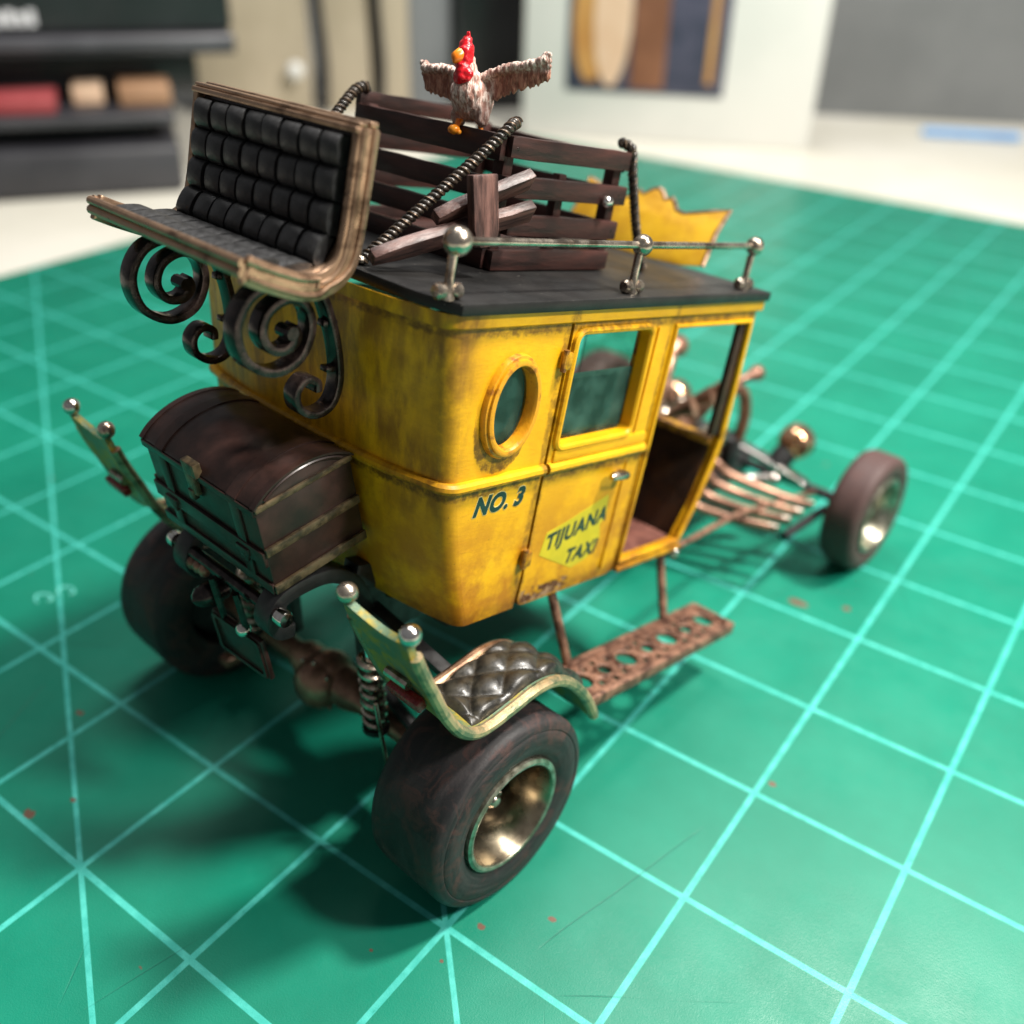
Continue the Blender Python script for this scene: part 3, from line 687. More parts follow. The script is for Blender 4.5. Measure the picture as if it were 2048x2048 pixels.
# --- rear fenders (car frame) ------------------------------------------
fprof = smoothpath([(-16.4, 0, 56.8), (-14.9, 0, 51.5), (-12.9, 0, 46.2), (-11.2, 0, 41.8), (-8.8, 0, 37.6), (-6.1, 0, 35.3), (-3.1, 0, 34.7), (1.4, 0, 34.9), (5.9, 0, 35.1), (10.2, 0, 33.9), (13.9, 0, 30.8), (17.4, 0, 26.0), (19.9, 0, 20.6)], 5)
def fpt(t):                     # t in 0..1 along the fender
    q = t*(len(fprof)-1); i = min(int(q), len(fprof)-2); return fprof[i].lerp(fprof[i+1], q-i)
def fnorm(t):
    d = (fpt(min(1, t+.01))-fpt(max(0, t-.01))).normalized(); return V((-d.z, 0, d.x))
for s in (-1, 1):
    yi, yo = (-29.0, -40.0) if s < 0 else (27.8, 38.6)
    G = []; Gi = []
    for i in range(61):
        t = i/60; r = []; ri = []
        for j in range(13):
            u = j/12; p = fpt(t).copy(); p.y = yi+(yo-yi)*u
            if t < .12: p -= (fpt(.1)-fpt(0)).normalized()*(-2.6*math.sin(math.pi*u)*(1-t/.12))
            crown = .5*math.sin(math.pi*u)
            r.append(p+fnorm(t)*crown); ri.append(p+fnorm(t)*(crown-1.0))
        G.append(r); Gi.append(ri)
    fo = part(shell(MB(), G, Gi), 'rear_fender', 'fender', body=False, smooth=50)
    for yy in (yi, yo):
        part(MB().tube([V((p.x, yy, p.z))+fnorm(i/60)*-.3 for i, p in [(k, fpt(k/60)) for k in range(3, 61)]], .85, 10), 'fender_edging', 'gold' if yy == yi else 'patina', fo)
        b0 = fpt(0); part(MB().sphere((b0.x-.2, yy, b0.z+.6), 1.35, 18, 12), 'fender_ball', 'bright' if yy == yo else 'chrome', fo)
    # quilted pad
    Q = []; Qi = []; t0, t1 = .42, .93; L = 33.0; nn, mm_ = 72, 30
    for i in range(nn+1):
        t = t0+(t1-t0)*i/nn; r = []; ri = []
        for j in range(mm_+1):
            u = .09+.82*j/mm_; p = fpt(t).copy(); p.y = yi+(yo-yi)*u
            a = (t-t0)/(t1-t0)*4.1+.25; b = (j/mm_)*1.7
            fu = (a+b) % 1.0*2-1; fv = (a-b) % 1.0*2-1
            h = ((1-fu*fu)*(1-fv*fv))**.55; edge = min(1, min(i, nn-i)/3, min(j, mm_-j)/2.0)
            crown = .5*math.sin(math.pi*u)
            r.append(p+fnorm(t)*(crown+.15+(.25+.95*h)*edge)); ri.append(p+fnorm(t)*(crown-.2))
        Q.append(r); Qi.append(ri)
    part(shell(MB(), Q, Qi), 'quilted_pad', 'quilt', fo, smooth=70)
    lt = fpt(.20); part(MB().box(-1.0, .5, -2.9, 2.9, -.9, .9), 'tail_light', 'redlens', fo, bevel=.3, local=T(lt.x-1.0, s*35.2, lt.z-1.0) @ RY(-18))
    part(MB().tube([(lt.x-1.4, s*32.0, lt.z+1.1), (lt.x-1.4, s*36.0, lt.z+1.1)], .75, 10), 'light_cap', 'chrome', fo)
    part(MB().bar((1.0, s*10, 36), (0, s*30, 33.8), 2.2, 1.2), 'fender_stay', 'black', fo, bevel=.2)

# --- running boards (body frame) -----------------------------------------
for s in (-1, 1):
    y0, y1 = (-38.2, -28.6) if s < 0 else (28.6, 38.2)
    yc = (y0+y1)/2
    rb_ = part(MB().plate(rrect(15.0, 61.4, y0, y1, .8, 3), [rrect(16.3, 60.1, y0+1.2, y1-1.2, .5, 3)], lambda a, b, k: (a, b, 25.4-1.9*k)), 'running_board', 'rusty', bevel=.25)
    def ring_at(cx, cy, r, m=20): return [(cx+r*math.cos(2*math.pi*i/m), cy+r*math.sin(2*math.pi*i/m)) for i in range(m)]
    hs = []
    for k in range(7):
        hs.append(ring_at(19.6+6.3*k, yc, 2.0 if k % 2 == 0 else 1.25))
        if k < 6:
            for sy in (-1, 1): hs.append(ring_at(22.75+6.3*k, yc+sy*2.1, .75, 12))
        if k % 2:
            for sy in (-1, 1): hs.append(ring_at(19.6+6.3*k, yc+sy*2.55, .6, 10))
    part(MB().plate([(16.0, y0+1.0), (60.4, y0+1.0), (60.4, y1-1.0), (16.0, y1-1.0)], hs, lambda a, b, k: (a, b, 24.75-.5*k)), 'lace_plate', 'rusty', rb_)
    for k in range(7):
        cx = 19.6+6.3*k; rr = 2.25 if k % 2 == 0 else 1.5
        ro_ = [(cx+rr*math.cos(2*math.pi*i/28), yc+rr*math.sin(2*math.pi*i/28), 24.8) for i in range(28)]
        part(MB().tube(ro_, .34, 8, True), 'filigree_ring', 'rusty', rb_)
        if k < 6:
            for sy in (-1, 1):
                sc_ = [(cx+3.15+(.35+1.35*t)*math.cos(9*t+sy), yc+sy*2.0+(.3+1.1*t)*math.sin(9*t+sy), 24.7) for t in [i/24 for i in range(25)]]
                part(MB().tube(sc_, .26, 6), 'filigree_scroll', 'rusty', rb_)
    for xx, xt in ((21.0, 18.5), (49.5, 50.5)):
        part(MB().tube([(xt, s*24.0, 38.6), (xx, s*29.4, 25.2)], .8, 10), 'board_strut', 'rusty', rb_)
    part(MB().sphere((51.8, s*26.6, 37.6), 1.1, 12, 8), 'strut_ball', 'bright', rb_)

# --- lettering and decals on the right-hand side -------------------------
def deco(x, z, rot=0.0, y=-(YW+.24)):
    c, q = math.cos(math.radians(rot)), math.sin(math.radians(rot))
    return RB @ Matrix(((c, -q, 0, x*S), (0, 0, -1, y*S), (q, c, 0, z*S), (0, 0, 0, 1)))
text_mesh('NO. 3', 3.7, .26, 'pale', car, 'number_outline', deco(-6.5, 56.6, 1, -(YW+.02)), .27, .02, 1.05)
text_mesh('NO. 3', 3.7, .26, 'ink', car, 'number_lettering', deco(-6.5, 56.6, 1, -(YW+.05)), .185, .02, 1.05)
dec = [(10.0, 47.0), (10.8, 50.6), (15.5, 51.6), (25.0, 54.3), (25.6, 50.2), (24.4, 49.2), (25.2, 46.6), (23.0, 43.6), (19.0, 42.7), (15.0, 44.6)]
dp = part(MB().plate(dec, [], lambda a, b, k: (a, -(YW+.225-.1*k)*tuck(b), b)), 'taxi_decal', 'lime')
text_mesh('TIJUANA', 3.5, .28, 'ink', dp, 'decal_lettering', RB.inverted() @ deco(11.0, 47.5, 9.5), .145, .015, 1.09)
text_mesh('TAXI', 3.35, .30, 'ink', dp, 'decal_lettering', RB.inverted() @ deco(16.6, 44.0, 2), .13, .015, 1.1)

# --- engine, headers, front end (car frame) -------------------------------
def cb(x, y, z):                # body frame -> car frame
    v = RB.to_3x3() @ V((x, y, z)); return v
eng = part(MB().box(76, 106, -6.5, 6.5, 12, 22).box(78, 104, -8.5, 8.5, 20, 25), 'engine_block', 'copper', body=False, bevel=1.0)
for s in (-1, 1):
    part(MB().box(78, 104, s*7.2-2.4, s*7.2+2.4, 24, 28.4), 'valve_cover', 'chrome', eng, bevel=1.0)
    for k in range(4):
        xs, xe = 84.0+5.0*k, 93.6+5.2*k
        pp = smoothpath([(86+4.4*k, s*7.6, 22.5), (87.4+4.0*k, s*10.0, 19.0+.7*k), (89.0+3.9*k, s*12.6, 15.6+1.1*k), (91.0+4.5*k, s*19.0, 14.8+.5*k), (93.2+5.0*k, s*26.0, 15.0-.2*k), (94.2+5.2*k, s*29.0, 15.0-.3*k)], 5)
        po_ = part(MB().tube(pp, 1.04, 12), 'exhaust_pipe', 'copper', body=False)
        part(MB().tube([pp[-1]-V((.25, s*1.2, 0)), pp[-1]+V((.1, s*.5, 0))], 1.12, 12), 'pipe_tip', 'chrome', po_)
    part(MB().tube([(94, s*31.2, 14.2), (112, s*31.2, 13.0)], 1.0, 10), 'side_bar', 'black', eng)
mani = part(MB().box(82, 100, -4, 4, 24.5, 30), 'intake_manifold', 'copper', eng, bevel=.8)
for k in range(3):
    for s in (-1, 1):
        x0 = 84+7*k
        part(MB().tube(smoothpath([(x0, s*2.5, 29), (x0+.6, s*3.6, 33), (x0+1.8, s*6.2, 36.8), (x0+3.4, s*9.6, 39.0)], 4), [1.1]*5+[1.2]*4+[1.5, 1.8, 2.1, 2.3], 12), 'intake_horn', 'copper', mani)
    part(MB().sphere((84+7*k, 0, 32.4), (2.3, 2.3, 2.0), 14, 10), 'carburettor', 'chrome', mani)
part(MB().tube(smoothpath([(100, -3, 30), (106, -6, 35.5), (110, -8, 34), (111.5, -8.5, 28), (111, -8, 22)], 5), 1.35, 12), 'radiator_hose', 'copper', eng)
part(MB().tube(smoothpath([(88, 0, 33), (94, 2, 41.0), (99, 4.5, 43.6), (103, 5.4, 43.2)], 5), [1.0]*5+[1.3]*5+[2.0, 2.3, 2.5, 2.6, 2.4, 1.2], 12), 'air_scoop', 'copper', eng)
part(MB().tube(smoothpath([(98, -4, 33), (106, -6, 36.2), (112, -8, 37.4), (116, -8.6, 37.6)], 5), [.9]*10+[1.2, 1.6, 1.9, 1.7, 1.2, .6], 12), 'air_scoop', 'copper', eng)
for q in ((80, -6, 31), (85, -8, 30.5), (90, -9, 30), (95, -9.5, 29.4), (82, -3, 34), (100, -8.6, 28.6)): part(MB().sphere(q, 1.5, 10, 8), 'engine_fitting', 'chrome', eng)
rad = part(MB().box(108, 112.5, -8.5, 8.5, 11, 23), 'radiator', 'black', eng, bevel=.8)
fa = part(MB().tube([(117.8, -35, 13.1), (117.8, 35, 13.1)], 1.15, 12), 'front_axle', 'black', body=False)
part(MB().strip(smoothpath([(116, -24, 14.6), (116, -12, 17.2), (116, 0, 18.2), (116, 12, 17.2), (116, 24, 14.6)], 5), (1, 0, 0), 2.6, 1.5), 'leaf_spring', 'bright', fa, bevel=.2)
for s in (-1, 1):
    hl = part(MB().sphere((121.8, s*17.0, 20.5), (3.9, 4.1, 4.1), 24, 16), 'headlight', 'amber', body=False)
    part(MB().tube([(116.4, s*15.6, 15.6), (118.4, s*16.0, 17.4), (120.4, s*16.6, 19.2)], [2.4, 2.8, 2.6], 14), 'lamp_mount', 'black', hl)
    part(MB().lathe([(3.1, 0), (4.2, .1), (4.2, .9), (3.1, 1.0)], (122.8, s*17.0, 20.5), 'x', 24), 'lamp_rim', 'chrome', hl)
    part(MB().tube([(58, s*25.2, 24.6), (90, s*22, 17.4), (117, s*26, 13)], .62, 8), 'drag_link', 'rusty', fa)
    part(MB().sphere((110, s*19, 16.4), 1.5, 12, 8), 'shock_mount', 'bright', fa)
    part(MB().tube([(104, s*14, 16.8), (110.5, s*18.4, 16.2)], 1.3, 10), 'front_shock', 'bright', fa)

# ------------------------------------------------------------------ chest behind the cab
ch = empty('wooden_chest', T_CAR @ T(-16.3, 0, 48.6) @ RY(-7))
tag(ch, 'dark brown domed travel chest with tan straps strapped behind the yellow cab', 'chest')
D, L2, HT = 15.3, 13.1, 13.7
MB().box(0, D, -L2, L2, 0, HT).build('chest_box', 'chest', ch, .3)
RA, HA = 9.4, 4.4
arc = [(D/2+RA*math.sin(math.radians(-55.5+111*i/16))*(D/2+.2)/(RA*math.sin(math.radians(55.5))), HT+.25+(RA*math.cos(math.radians(-55.5+111*i/16))-RA*math.cos(math.radians(55.5)))*.66) for i in range(17)]
MB().plate([(a, b) for a, b in arc], [], lambda a, b, k: (a, -L2-.2+2*(L2+.2)*k, b)).build('domed_lid', 'chest', ch, .25)
def arcband(y0, y1, off):
    r = []
    for y in (y0, y1): r.append([(D/2+(a-D/2)*1.0-0, y, b) for a, b in arc])
    A = [[(D/2+(a-D/2)*(1+off/9), y, b+off*.9) for a, b in arc] for y in (y0, y1)]
    B = [[(a, y, b-.2) for a, b in arc] for y in (y0, y1)]
    return shell(MB(), A, B)
for y in (-8.6, 8.6):
    arcband(y-1.0, y+1.0, .16).build('lid_strap', 'chest', ch)
    MB().box(-.38, .1, y-1.0, y+1.0, .1, HT+.2).build('front_strap', 'chest', ch, .12)
    MB().box(-.9, .1, y-1.4, y+1.4, 5.0, 6.2).box(-.8, .1, y-.8, y+.8, 3.9, 5.2).build('strap_buckle', 'chest', ch, .2)
for z0, z1 in ((HT-.5, HT+.35), (6.2, 7.5), (.0, 1.4)):
    for s in (-1, 1): MB().box(-.1, D, s*(L2+.2)-.28, s*(L2+.2)+.28, z0, z1).build('end_band', 'strap', ch, .15)
MB().box(-.45, .1, -L2-.1, L2+.1, HT-1.0, HT+.1).build('front_band', 'chest', ch, .15)
MB().box(-.55, .1, -L2-.1, L2+.1, 4.6, 7.0).build('front_band', 'chest', ch, .15)
MB().box(-.40, .1, -L2-.1, L2+.1, .0, 1.6).build('front_band', 'chest', ch, .15)
MB().box(-.9, .3, -1.5, 1.5, HT-.1, HT+2.0).box(-.9, -.1, -.6, 1.5, HT-3.2, HT+.2).box(-1.1, -.2, .3, 1.5, HT-4.2, HT-2.6).build('latch', 'strap', ch, .15)
for s in (-1, 1):
    arcband(s*L2-.5, s*L2+.5, .1).build('lid_end_rib', 'chest', ch)
rib = [(-.0+D/2+(a-D/2)*.86, -L2-.35, HT+(b-HT)*.82) for a, b in arc[1:-1]]
MB().tube(rib, .22, 6).build('end_moulding', 'chest', ch)

# ------------------------------------------------------------------ crate on the roof (body frame pieces)
X0, X1, Y0, Y1, ZR = 4.4, 31.0, -12.2, 17.6, 86.06
cr = empty('slatted_crate', T_BODY @ T(X0, Y0, ZR))
tag(cr, 'open dark brown slatted crate tied on the black roof', 'crate')
def crate_bar(a, b, w, t, name, up=(0, 0, 1)):
    a, b = V(a)-V((X0, Y0, ZR)), V(b)-V((X0, Y0, ZR)); ln = (b-a).length; d = (b-a).normalized(); sd = d.cross(V(up)).normalized(); u = sd.cross(d)
    m = Matrix(((d.x, sd.x, u.x, a.x*S), (d.y, sd.y, u.y, a.y*S), (d.z, sd.z, u.z, a.z*S), (0, 0, 0, 1)))
    mb = MB(); nseg = max(3, int(ln/3)); rings = []; ph = random.random()*9
    for i in range(nseg+1):
        x = ln*i/nseg; wob = .10*noise.noise((x*.35+ph, ph, 0)); e = .0 if 0 < i < nseg else .06
        rings.append([(x, -t/2+e, -w/2+wob+e), (x, t/2-e, -w/2+wob*.6+e), (x, t/2-e, w/2+wob-e), (x, -t/2+e, w/2+wob*1.2-e)])
    return mb.loft(rings).build(name, 'crate', cr, .14, 2, 35, m)
for x, y in ((X0+.9, Y0+.9), (X1-.9, Y0+.9), (X0+.9, Y1-.9), (X1-.9, Y1-.9)):
    crate_bar((x, y, ZR), (x, y, 103.6), 1.9, 1.9, 'corner_post', (1, 0, 0))
crate_bar(((X0+X1)/2, Y0+.9, ZR), ((X0+X1)/2, Y0+.9, 99.5), 1.7, 1.5, 'middle_post', (1, 0, 0))
for z, w, l, r in ((102.3, 2.5, -.2, .2), (97.3, 2.5, -.3, .9), (92.3, 2.5, 1.6, .3), (87.5, 2.5, -.6, -.6)):
    crate_bar((X0+l, Y0-.45, z), (X1+r, Y0-.45, z+random.uniform(-.2, .2)), w*1.12, 1.7, 'slat')
for z, w, l, r in ((102.0, 3.0, .3, .0), (96.6, 2.6, .0, .3), (92.0, 2.6, .2, .2), (87.5, 2.6, .0, .0)):
    crate_bar((X0-.45, Y0+.1-l, z), (X0-.45, Y1+r, z-.25), w*1.1, 1.7, 'slat')
for z in (104.0, 98.6, 93.2, 87.6):
    crate_bar((X0-.6, Y1+.35, z), (X1+.6, Y1+.35, z+.1), 2.4, 1.2, 'slat')
for z in (102.0, 97.0, 92.0, 87.5):
    crate_bar((X1+.35, Y0, z), (X1+.35, Y1, z), 2.4, 1.2, 'slat')
for z in (101.0, 97.3, 92.0):
    for q in ((X0+1.0, Y0-1.05, z+1.2), (X1-1.2, Y0-1.05, z+.2)):
        MB().sphere((q[0]-X0, q[1]-Y0, q[2]-ZR), (.42, .3, .42), 8, 6).build('nail_head', 'iron', cr)
bk = MB().sphere((0, 0, 0), (1.2, 1.2, 1.2), 12, 8)
for q in ((22, -2, 10.5), (20.5, 3, 5.6)): MB().sphere(q, (1.1, .8, .9), 12, 8).build('buckle', 'bright', cr)
# crate floor boards
for k in range(4): crate_bar((X0+1, Y0+4+7.2*k, ZR+.8), (X1-1, Y0+4+7.2*k, ZR+.8), 1.0, 5.6, 'floor_board')

# broken boards leaning on the crate's rear right corner
def board(name, label, a, b, w, t, key, up, jag=.6):
    a, b = V(a), V(b); d = (b-a).normalized(); sd = d.cross(V(up)).normalized(); u = sd.cross(d); ln = (b-a).length
    m = T_BODY @ Matrix(((d.x, sd.x, u.x, a.x*S), (d.y, sd.y, u.y, a.y*S), (d.z, sd.z, u.z, a.z*S), (0, 0, 0, 1)))
    rings = []; ns = 12
    for i in range(ns+1):
        f = i/ns; x = ln*f; wd = w*(1-.45*max(0, 1-f*5)); n1 = .25*noise.noise((x*.6, w, 3))
        rings.append([(x, -t/2, -wd/2+n1*.4), (x, t/2, -wd/2+n1*.3), (x, t/2+n1*.2, wd/2+n1), (x, -t/2+n1*.2, wd/2+n1*.6)])
    o = MB().loft(rings).build(name, key, None, .16, 2, 35, m)
    return tag(o, label, 'board', 'broken boards by the crate')
board('broken_board', 'long splintered grey brown board sloping from roof edge to the slatted crate', (-17.0, -12.6, 87.6), (6.6, -16.4, 94.9), 3.0, 1.5, 'split', (0.25, -.55, .8))
board('broken_board', 'short split board with a clean reddish end above the long splintered board', (-8.4, -13.8, 92.9), (6.2, -15.6, 98.8), 2.9, 1.5, 'split', (0.25, -.55, .8))
board('broken_board', 'upright cleat board crossing the two splintered boards on the roof', (-2.7, -17.6, 90.2), (-3.6, -16.2, 98.9), 4.5, 1.3, 'split', (1, 0, .1))

# twisted cords
def cord(label, pts):
    pts = smoothpath(pts, 30); acc = 0; out = [[], []]; o0 = V(pts[0])
    for i, p in enumerate(pts):
        if i: acc += (p-pts[i-1]).length
        t = (pts[min(i+1, len(pts)-1)]-pts[max(i-1, 0)]).normalized(); u = t.cross(V((.3, 1, .2))).normalized(); w = t.cross(u)
        for k in range(2):
            a = 2*math.pi*(acc/1.5)+k*math.pi
            out[k].append(p-o0+(u*math.cos(a)+w*math.sin(a))*.36)
    e = empty('cord', T_BODY @ T(*o0)); tag(e, label, 'cord', 'cords tying the crate')
    core = MB()
    for q in out:
        # resample finely so the twist reads
        core.tube(smoothpath(q, 3), .44, 7)
    core.build('twisted_strand', 'rope', e, 0, 2, 60)
    edge = [p-o0+((lambda t: t)(V((0, 0, 0)))) for p in pts]
    hel = []
    acc = 0
    for i, p in enumerate(pts):
        if i: acc += (p-pts[i-1]).length
        t = (pts[min(i+1, len(pts)-1)]-pts[max(i-1, 0)]).normalized(); u = t.cross(V((.3, 1, .2))).normalized(); w = t.cross(u)
        a = 2*math.pi*(acc/1.5)+.2; hel.append(p-o0+(u*math.cos(a)+w*math.sin(a))*.74)
    MB().tube(smoothpath(hel, 3), .11, 5).build('bronze_wire', 'ropelight', e, 0, 2, 60)
    MB().sphere((0, 0, .3), (.9, .8, .6), 10, 6).build('cord_knot', 'chrome', e)
cord('dark twisted cord from the roof rear edge up to the chicken', [(-16.0, -9.6, 86.4), (-9, -10.8, 92.8), (-2, -12.2, 99.4), (2.6, -13.0, 103.8), (4.4, -12.6, 105.0), (6.4, -11.6, 105.3)])
cord('dark twisted cord beside the mustard roof sign', [(40.5, -13.4, 86.4), (36.4, -13.3, 93), (32.8, -13.2, 100.4), (31.6, -12.8, 104.2), (30.2, -11.4, 104.9)])
cord('dark twisted cord slanting down to the black padded seat', [(-16.0, 13.6, 86.4), (-9, 14.6, 93.2), (-1, 16.6, 101.6), (3.0, 17.6, 105.2), (5.0, 17.4, 105.8)])

# ------------------------------------------------------------------ chicken
def remesh(o, vox, it):
    md = o.modifiers.new('r', 'REMESH'); md.mode = 'VOXEL'; md.voxel_size = vox*S
    sm = o.modifiers.new('s', 'SMOOTH'); sm.iterations = it; sm.factor = .5
    dg = bpy.context.evaluated_depsgraph_get(); me = bpy.data.meshes.new_from_object(o.evaluated_get(dg)); o.modifiers.clear(); o.data = me
    for p in me.polygons: p.use_smooth = True
    return me
ck = empty('chicken', T_BODY @ T(4.0, -5.6, 102.9) @ RZ(14) @ RX(-9) @ Matrix.Scale(.93, 4))
tag(ck, 'white and brown chicken with red comb spreading its wings on the crate', 'chicken')
# local: faces -x, left wing towards -y ... height along z
cb_ = MB()
cb_.sphere((.6, 0, 4.2), (3.2, 3.0, 2.7), 20, 14)
cb_.sphere((-.6, 0, 5.3), (2.7, 2.6, 2.5), 20, 14)
cb_.sphere((-1.1, 0, 6.8), (2.0, 2.0, 2.0), 16, 12)
cb_.sphere((-1.4, 0, 8.2), (1.6, 1.55, 1.6), 16, 12)
cb_.sphere((-1.5, 0, 9.4), (1.4, 1.3, 1.3), 16, 12)
cb_.sphere((3.0, 0, 5.2), (1.8, 1.5, 1.5), 14, 10)
cb_.sphere((4.3, 0, 6.6), (1.1, .8, 1.7), 12, 10)
for s in (-1, 1): cb_.sphere((.0, s*1.9, 2.3), (1.2, 1.1, 1.6), 12, 10)
for s, ln in ((-1, 9.6), (1, 6.6)):
    for i in range(16):
        t = i/15; y = s*(1.7+ln*t); z = 7.3+1.1*math.sin(t*3.4)+2.6*t**3*(1.0 if s < 0 else .7); x = .4+.5*t
        cb_.sphere((x, y, z), (.85, .7, .75-.1*t), 10, 8)
        fl = 3.7*(1-.30*t)*(1.0 if s < 0 else 1.15)
        cb_.sphere((x+.45, y+s*.12*(i % 2), z-fl*.5), (.5, .5, fl*(.56+.05*(i % 2))), 8, 8)
    for i in range(5):
        cb_.sphere((.9+.12*i, s*(1.6+ln+.25-.1*i), 9.8+(.4 if s < 0 else -.3)-.72*i), (.42, .95, .4), 8, 6)
tmp = cb_.build('plumage', 'chick', ck)
me = remesh(tmp, .16, 4)
for v in me.vertices:           # feather ridges
    q = v.co/S; d = noise.noise((q.x*1.5, q.y*2.4, q.z*.7)); v.co += v.normal*(d*.24*S)
for p in me.polygons: p.use_smooth = True
hp = smoothpath([(-2.9, -.2, 6.2), (-2.9, -.1, 7.2), (-2.5, 0, 8.4), (-2.1, 0, 9.6), (-1.8, 0, 10.6), (-1.6, 0, 11.4), (-1.4, 0, 12.1), (-1.3, 0, 12.6)], 4)
hr = [.22+1.02*math.sin(math.pi*min(1, (i+1)/(len(hp)*.98)))**.6 for i in range(len(hp))]
hb = MB().tube(hp, hr, 16).sphere((-2.7, -.95, 7.6), (.75, .7, 1.0), 12, 8).sphere((-2.8, .5, 7.2), (.75, .7, .9), 12, 8)
me = remesh(hb.build('red_face', 'comb', ck, 0, 2, 80), .13, 4)
for v in me.vertices:
    q = v.co/S; d = noise.noise((q.x*.9, q.y*.9, q.z*1.4)); v.co += v.normal*(d*.28*S)
cm = MB().plate([(-2.4, 10.4), (-2.4, 11.6), (-2.0, 11.5), (-1.8, 12.6), (-1.4, 12.3), (-1.1, 13.3), (-.8, 12.4), (-.4, 12.4), (-.4, 11.3), (-.2, 10.4), (-1.2, 9.8)], [], lambda a, b, k: (a, -.35+.7*k, b))
remesh(cm.build('comb', 'comb', ck, 0, 2, 80), .12, 3)
MB().tube([(-2.6, .3, 10.0), (-3.6, .4, 9.6), (-4.2, .45, 8.9)], [1.0, .85, .2], 10).build('beak', 'orange', ck, 0, 2, 70)
for s in (-1, 1): MB().sphere((-2.6, s*.85, 10.1), .2, 8, 6).build('eye', 'black', ck)
MB().tube([(-.1, -1.5, 2.0), (.1, -1.7, .9), (0, -1.9, -.1), (-.9, -2.0, -.3)], [.62, .36, .3, .22], 10).build('leg', 'orange', ck, 0, 2, 70)
MB().tube([(-.3, 1.5, 1.9), (-1.0, 1.6, 1.0), (-1.3, 1.6, .2)], [.62, .42, .4], 10).sphere((-1.9, 1.6, .3), (.95, .9, .7), 12, 8).sphere((-1.7, .9, .0), (.5, .4, .4), 10, 6).build('leg', 'orange', ck, 0, 2, 70)

# ------------------------------------------------------------------ background on the desk
ZD = -2.6
def frame_at(a, b, z=ZD):       # origin at a, x axis along a->b, y axis away from the camera
    d = (V((b[0], b[1], 0))-V((a[0], a[1], 0))); ln = d.length; d.normalize()
    return T(a[0], a[1], z) @ Matrix(((d.x, -d.y, 0, 0), (d.y, d.x, 0, 0), (0, 0, 1, 0), (0, 0, 0, 1))), ln
# printer
fm, _ = frame_at((-403, 169), (-356, 237))
pr = empty('printer', fm); tag(pr, 'black desktop printer with pale lettering and a grey strip', 'printer')
MB().box(-220, 84, 0, 230, .5, 22).build('base', 'plasticgrey', pr, 3)
MB().box(-220, 70, 26, 230, 22, 30).build('tray_well', 'plastic', pr, 1.5)
MB().box(-220, 84, 6, 230, 30, 35).build('output_tray', 'plasticgrey', pr, 1.5)
MB().box(-220, 100, 62, 230, 35, 56).build('paper_slot', 'plastic', pr, 2)
MB().box(-220, 118, 34, 230, 59, 65).build('grey_strip', 'silver', pr, 1.5)
MB().box(-220, 118, 36, 230, 56, 59).build('slot_lip', 'plastic', pr, 1)
MB().box(-220, 118, 40, 230, 65, 150).build('upper_body', 'plastic', pr, 4)
for k in range(6): MB().box(3+4.6*k, 6.6+4.6*k, 39.4, 40.4, 69, 76 if k % 2 else 74.8).build('letter_mark', 'labelwhite', pr)
def onp(mb, name, m, label, cat, f, x, y, z, group=None):
    o = mb.build(name, m, None, 1.0, 2, 35, f @ T(x, y, z)); return tag(o, label, cat, group)
onp(MB().box(-18, 18, 0, 30, 0, 7), 'carton', 'red', 'red carton lying on the printer output tray', 'carton', fm, 14, 14, 35.2)
onp(MB().box(-14, 14, 0, 26, 0, 9), 'carton', 'brown', 'rust brown carton behind the red carton on the printer', 'carton', fm, -16, 50-14, 35.2)
onp(MB().box(-12, 12, 0, 30, 0, 9), 'carton', 'tan', 'tan carton at the end of the printer tray', 'carton', fm, 72, 26, 35.2)
onp(MB().box(-7, 7, 0, 24, 0, 8), 'carton', 'peach', 'small pale peach carton beside the tan carton', 'carton', fm, 46, 32, 35.2)
# picture board and grey panel
fa_, ln = frame_at((-312, 458), (-158, 537))
pb_ = empty('picture_board', fa_); tag(pb_, 'white board with a dark framed picture standing on the desk', 'picture')
MB().box(0, ln, 0, 12, 0, 200).build('white_board', 'white', pb_, 1.5)
MB().box(26, 119, -1.2, 0, 27, 150).build('dark_mount', 'navy', pb_, .4)
MB().plate([(32+7*math.sin(i*.5)*0+11*math.cos(math.pi*2*i/24)+8, 66+34*math.sin(math.pi*2*i/24)) for i in range(24)], [], lambda a, b, k: (a, -1.6+.3*k, b)).build('print_shape', 'ochre', pb_)
MB().plate([(52+11*math.cos(math.pi*2*i/24), 70+40*math.sin(math.pi*2*i/24)) for i in range(24)], [], lambda a, b, k: (a, -2.2+.3*k, b)).build('print_shape', 'peach', pb_)
MB().box(64, 84, -1.7, -1.3, 30, 148).build('print_band', 'brown', pb_)
MB().box(108, 112, -1.8, -1.3, 34, 148).build('print_stripe', 'ochre', pb_)
fb_, ln2 = frame_at((-226, 637), (-60, 725))
gp = empty('grey_panel', fb_); tag(gp, 'large plain grey panel with a dark edge standing at the back', 'panel')
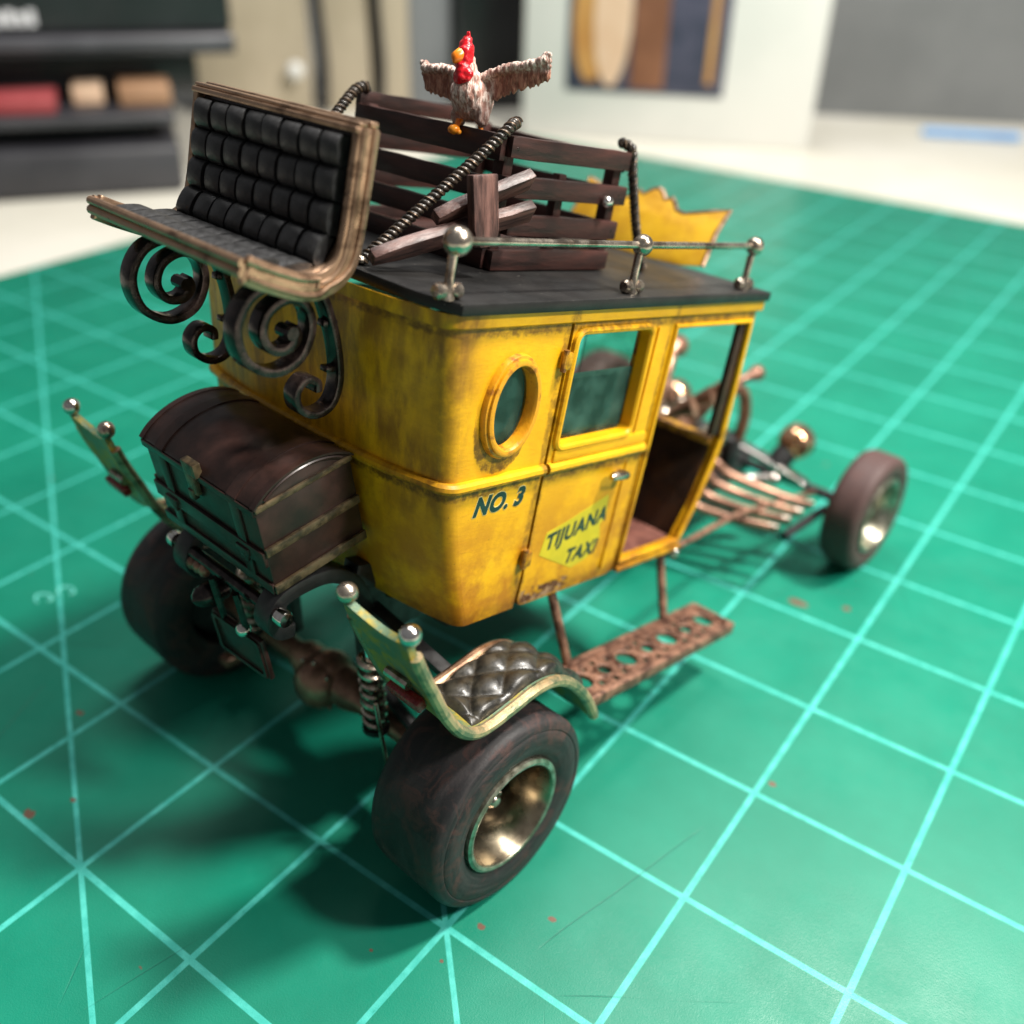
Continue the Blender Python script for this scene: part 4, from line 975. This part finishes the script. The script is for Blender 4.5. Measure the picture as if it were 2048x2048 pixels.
MB().box(0, 420, 0, 14, 0, 300).build('panel_face', 'grey', gp, 1)
MB().box(-2, 16, -2.0, 0, 0, 300).build('panel_edge', 'darkgrey', gp, .5)
# beige folders, slate board and black case between printer and picture
fc_, _ = frame_at((-520, 330), (-400, 480))
def at(name, m, x0, x1, y0, y1, z1, label, cat, group=None):
    o = MB().box(x0, x1, y0, y1, 0, z1).build(name, m, None, 1.2, 2, 35, fc_); return tag(o, label, cat, group)
at('file_box', 'beige', 40, 112, 0, 60, 260, 'wide upright beige file box beside the black printer', 'file box', 'beige file boxes')
at('file_box', 'beige', 121, 151, 4, 60, 260, 'upright beige file box between the two other file boxes', 'file box', 'beige file boxes')
at('file_box', 'beige', 158, 176, 0, 60, 260, 'narrow beige file box beside the slate grey board', 'file box', 'beige file boxes')
at('slate_board', 'slate', 177, 206, 6, 20, 260, 'slate grey board between beige file box and black case', 'board')
at('instrument_case', 'plastic', 207, 262, -6, 50, 260, 'tall black case next to the white picture board', 'case')
kn = MB().sphere((0, 0, 0), 5.5, 16, 12).tube([(0, 0, 0), (0, 12, 0)], 2, 8).build('white_knob', 'white', None, 0, 2, 60, fc_ @ T(101, -9, 27)); tag(kn, 'round white knob on the beige file box front', 'knob')
o = MB().tube([(0, 0, 0), (58, 0, 0), (62, 0, 0)], [2.6, 2.6, .6], 12).build('pen', 'skyblue', None, 0, 2, 40, T(-118, 632, ZD+2.6) @ RZ(26)); tag(o, 'blue pen lying on the white desk before the grey panel', 'pen')
for k, (xa, xb_, lab) in enumerate(((116.5, 117.5, 'thick black cable hanging between the wide and middle beige file boxes'), (154.0, 155.0, 'thin black strip standing in for the dark gap next to the narrow beige file box'))):
    o = MB().tube(smoothpath([(xa, -6, 250), (xa+1.5, -6, 120), (xb_, -6, 70), (xb_+2, -6, 30), (xb_, -8, 2.2)], 6), 3.4-1.2*k, 10).build('cable', 'plastic', None, 0, 2, 50, fc_); tag(o, lab, 'cable', 'cables behind the printer')  # the thin tube is only added to darken the gap between the file boxes
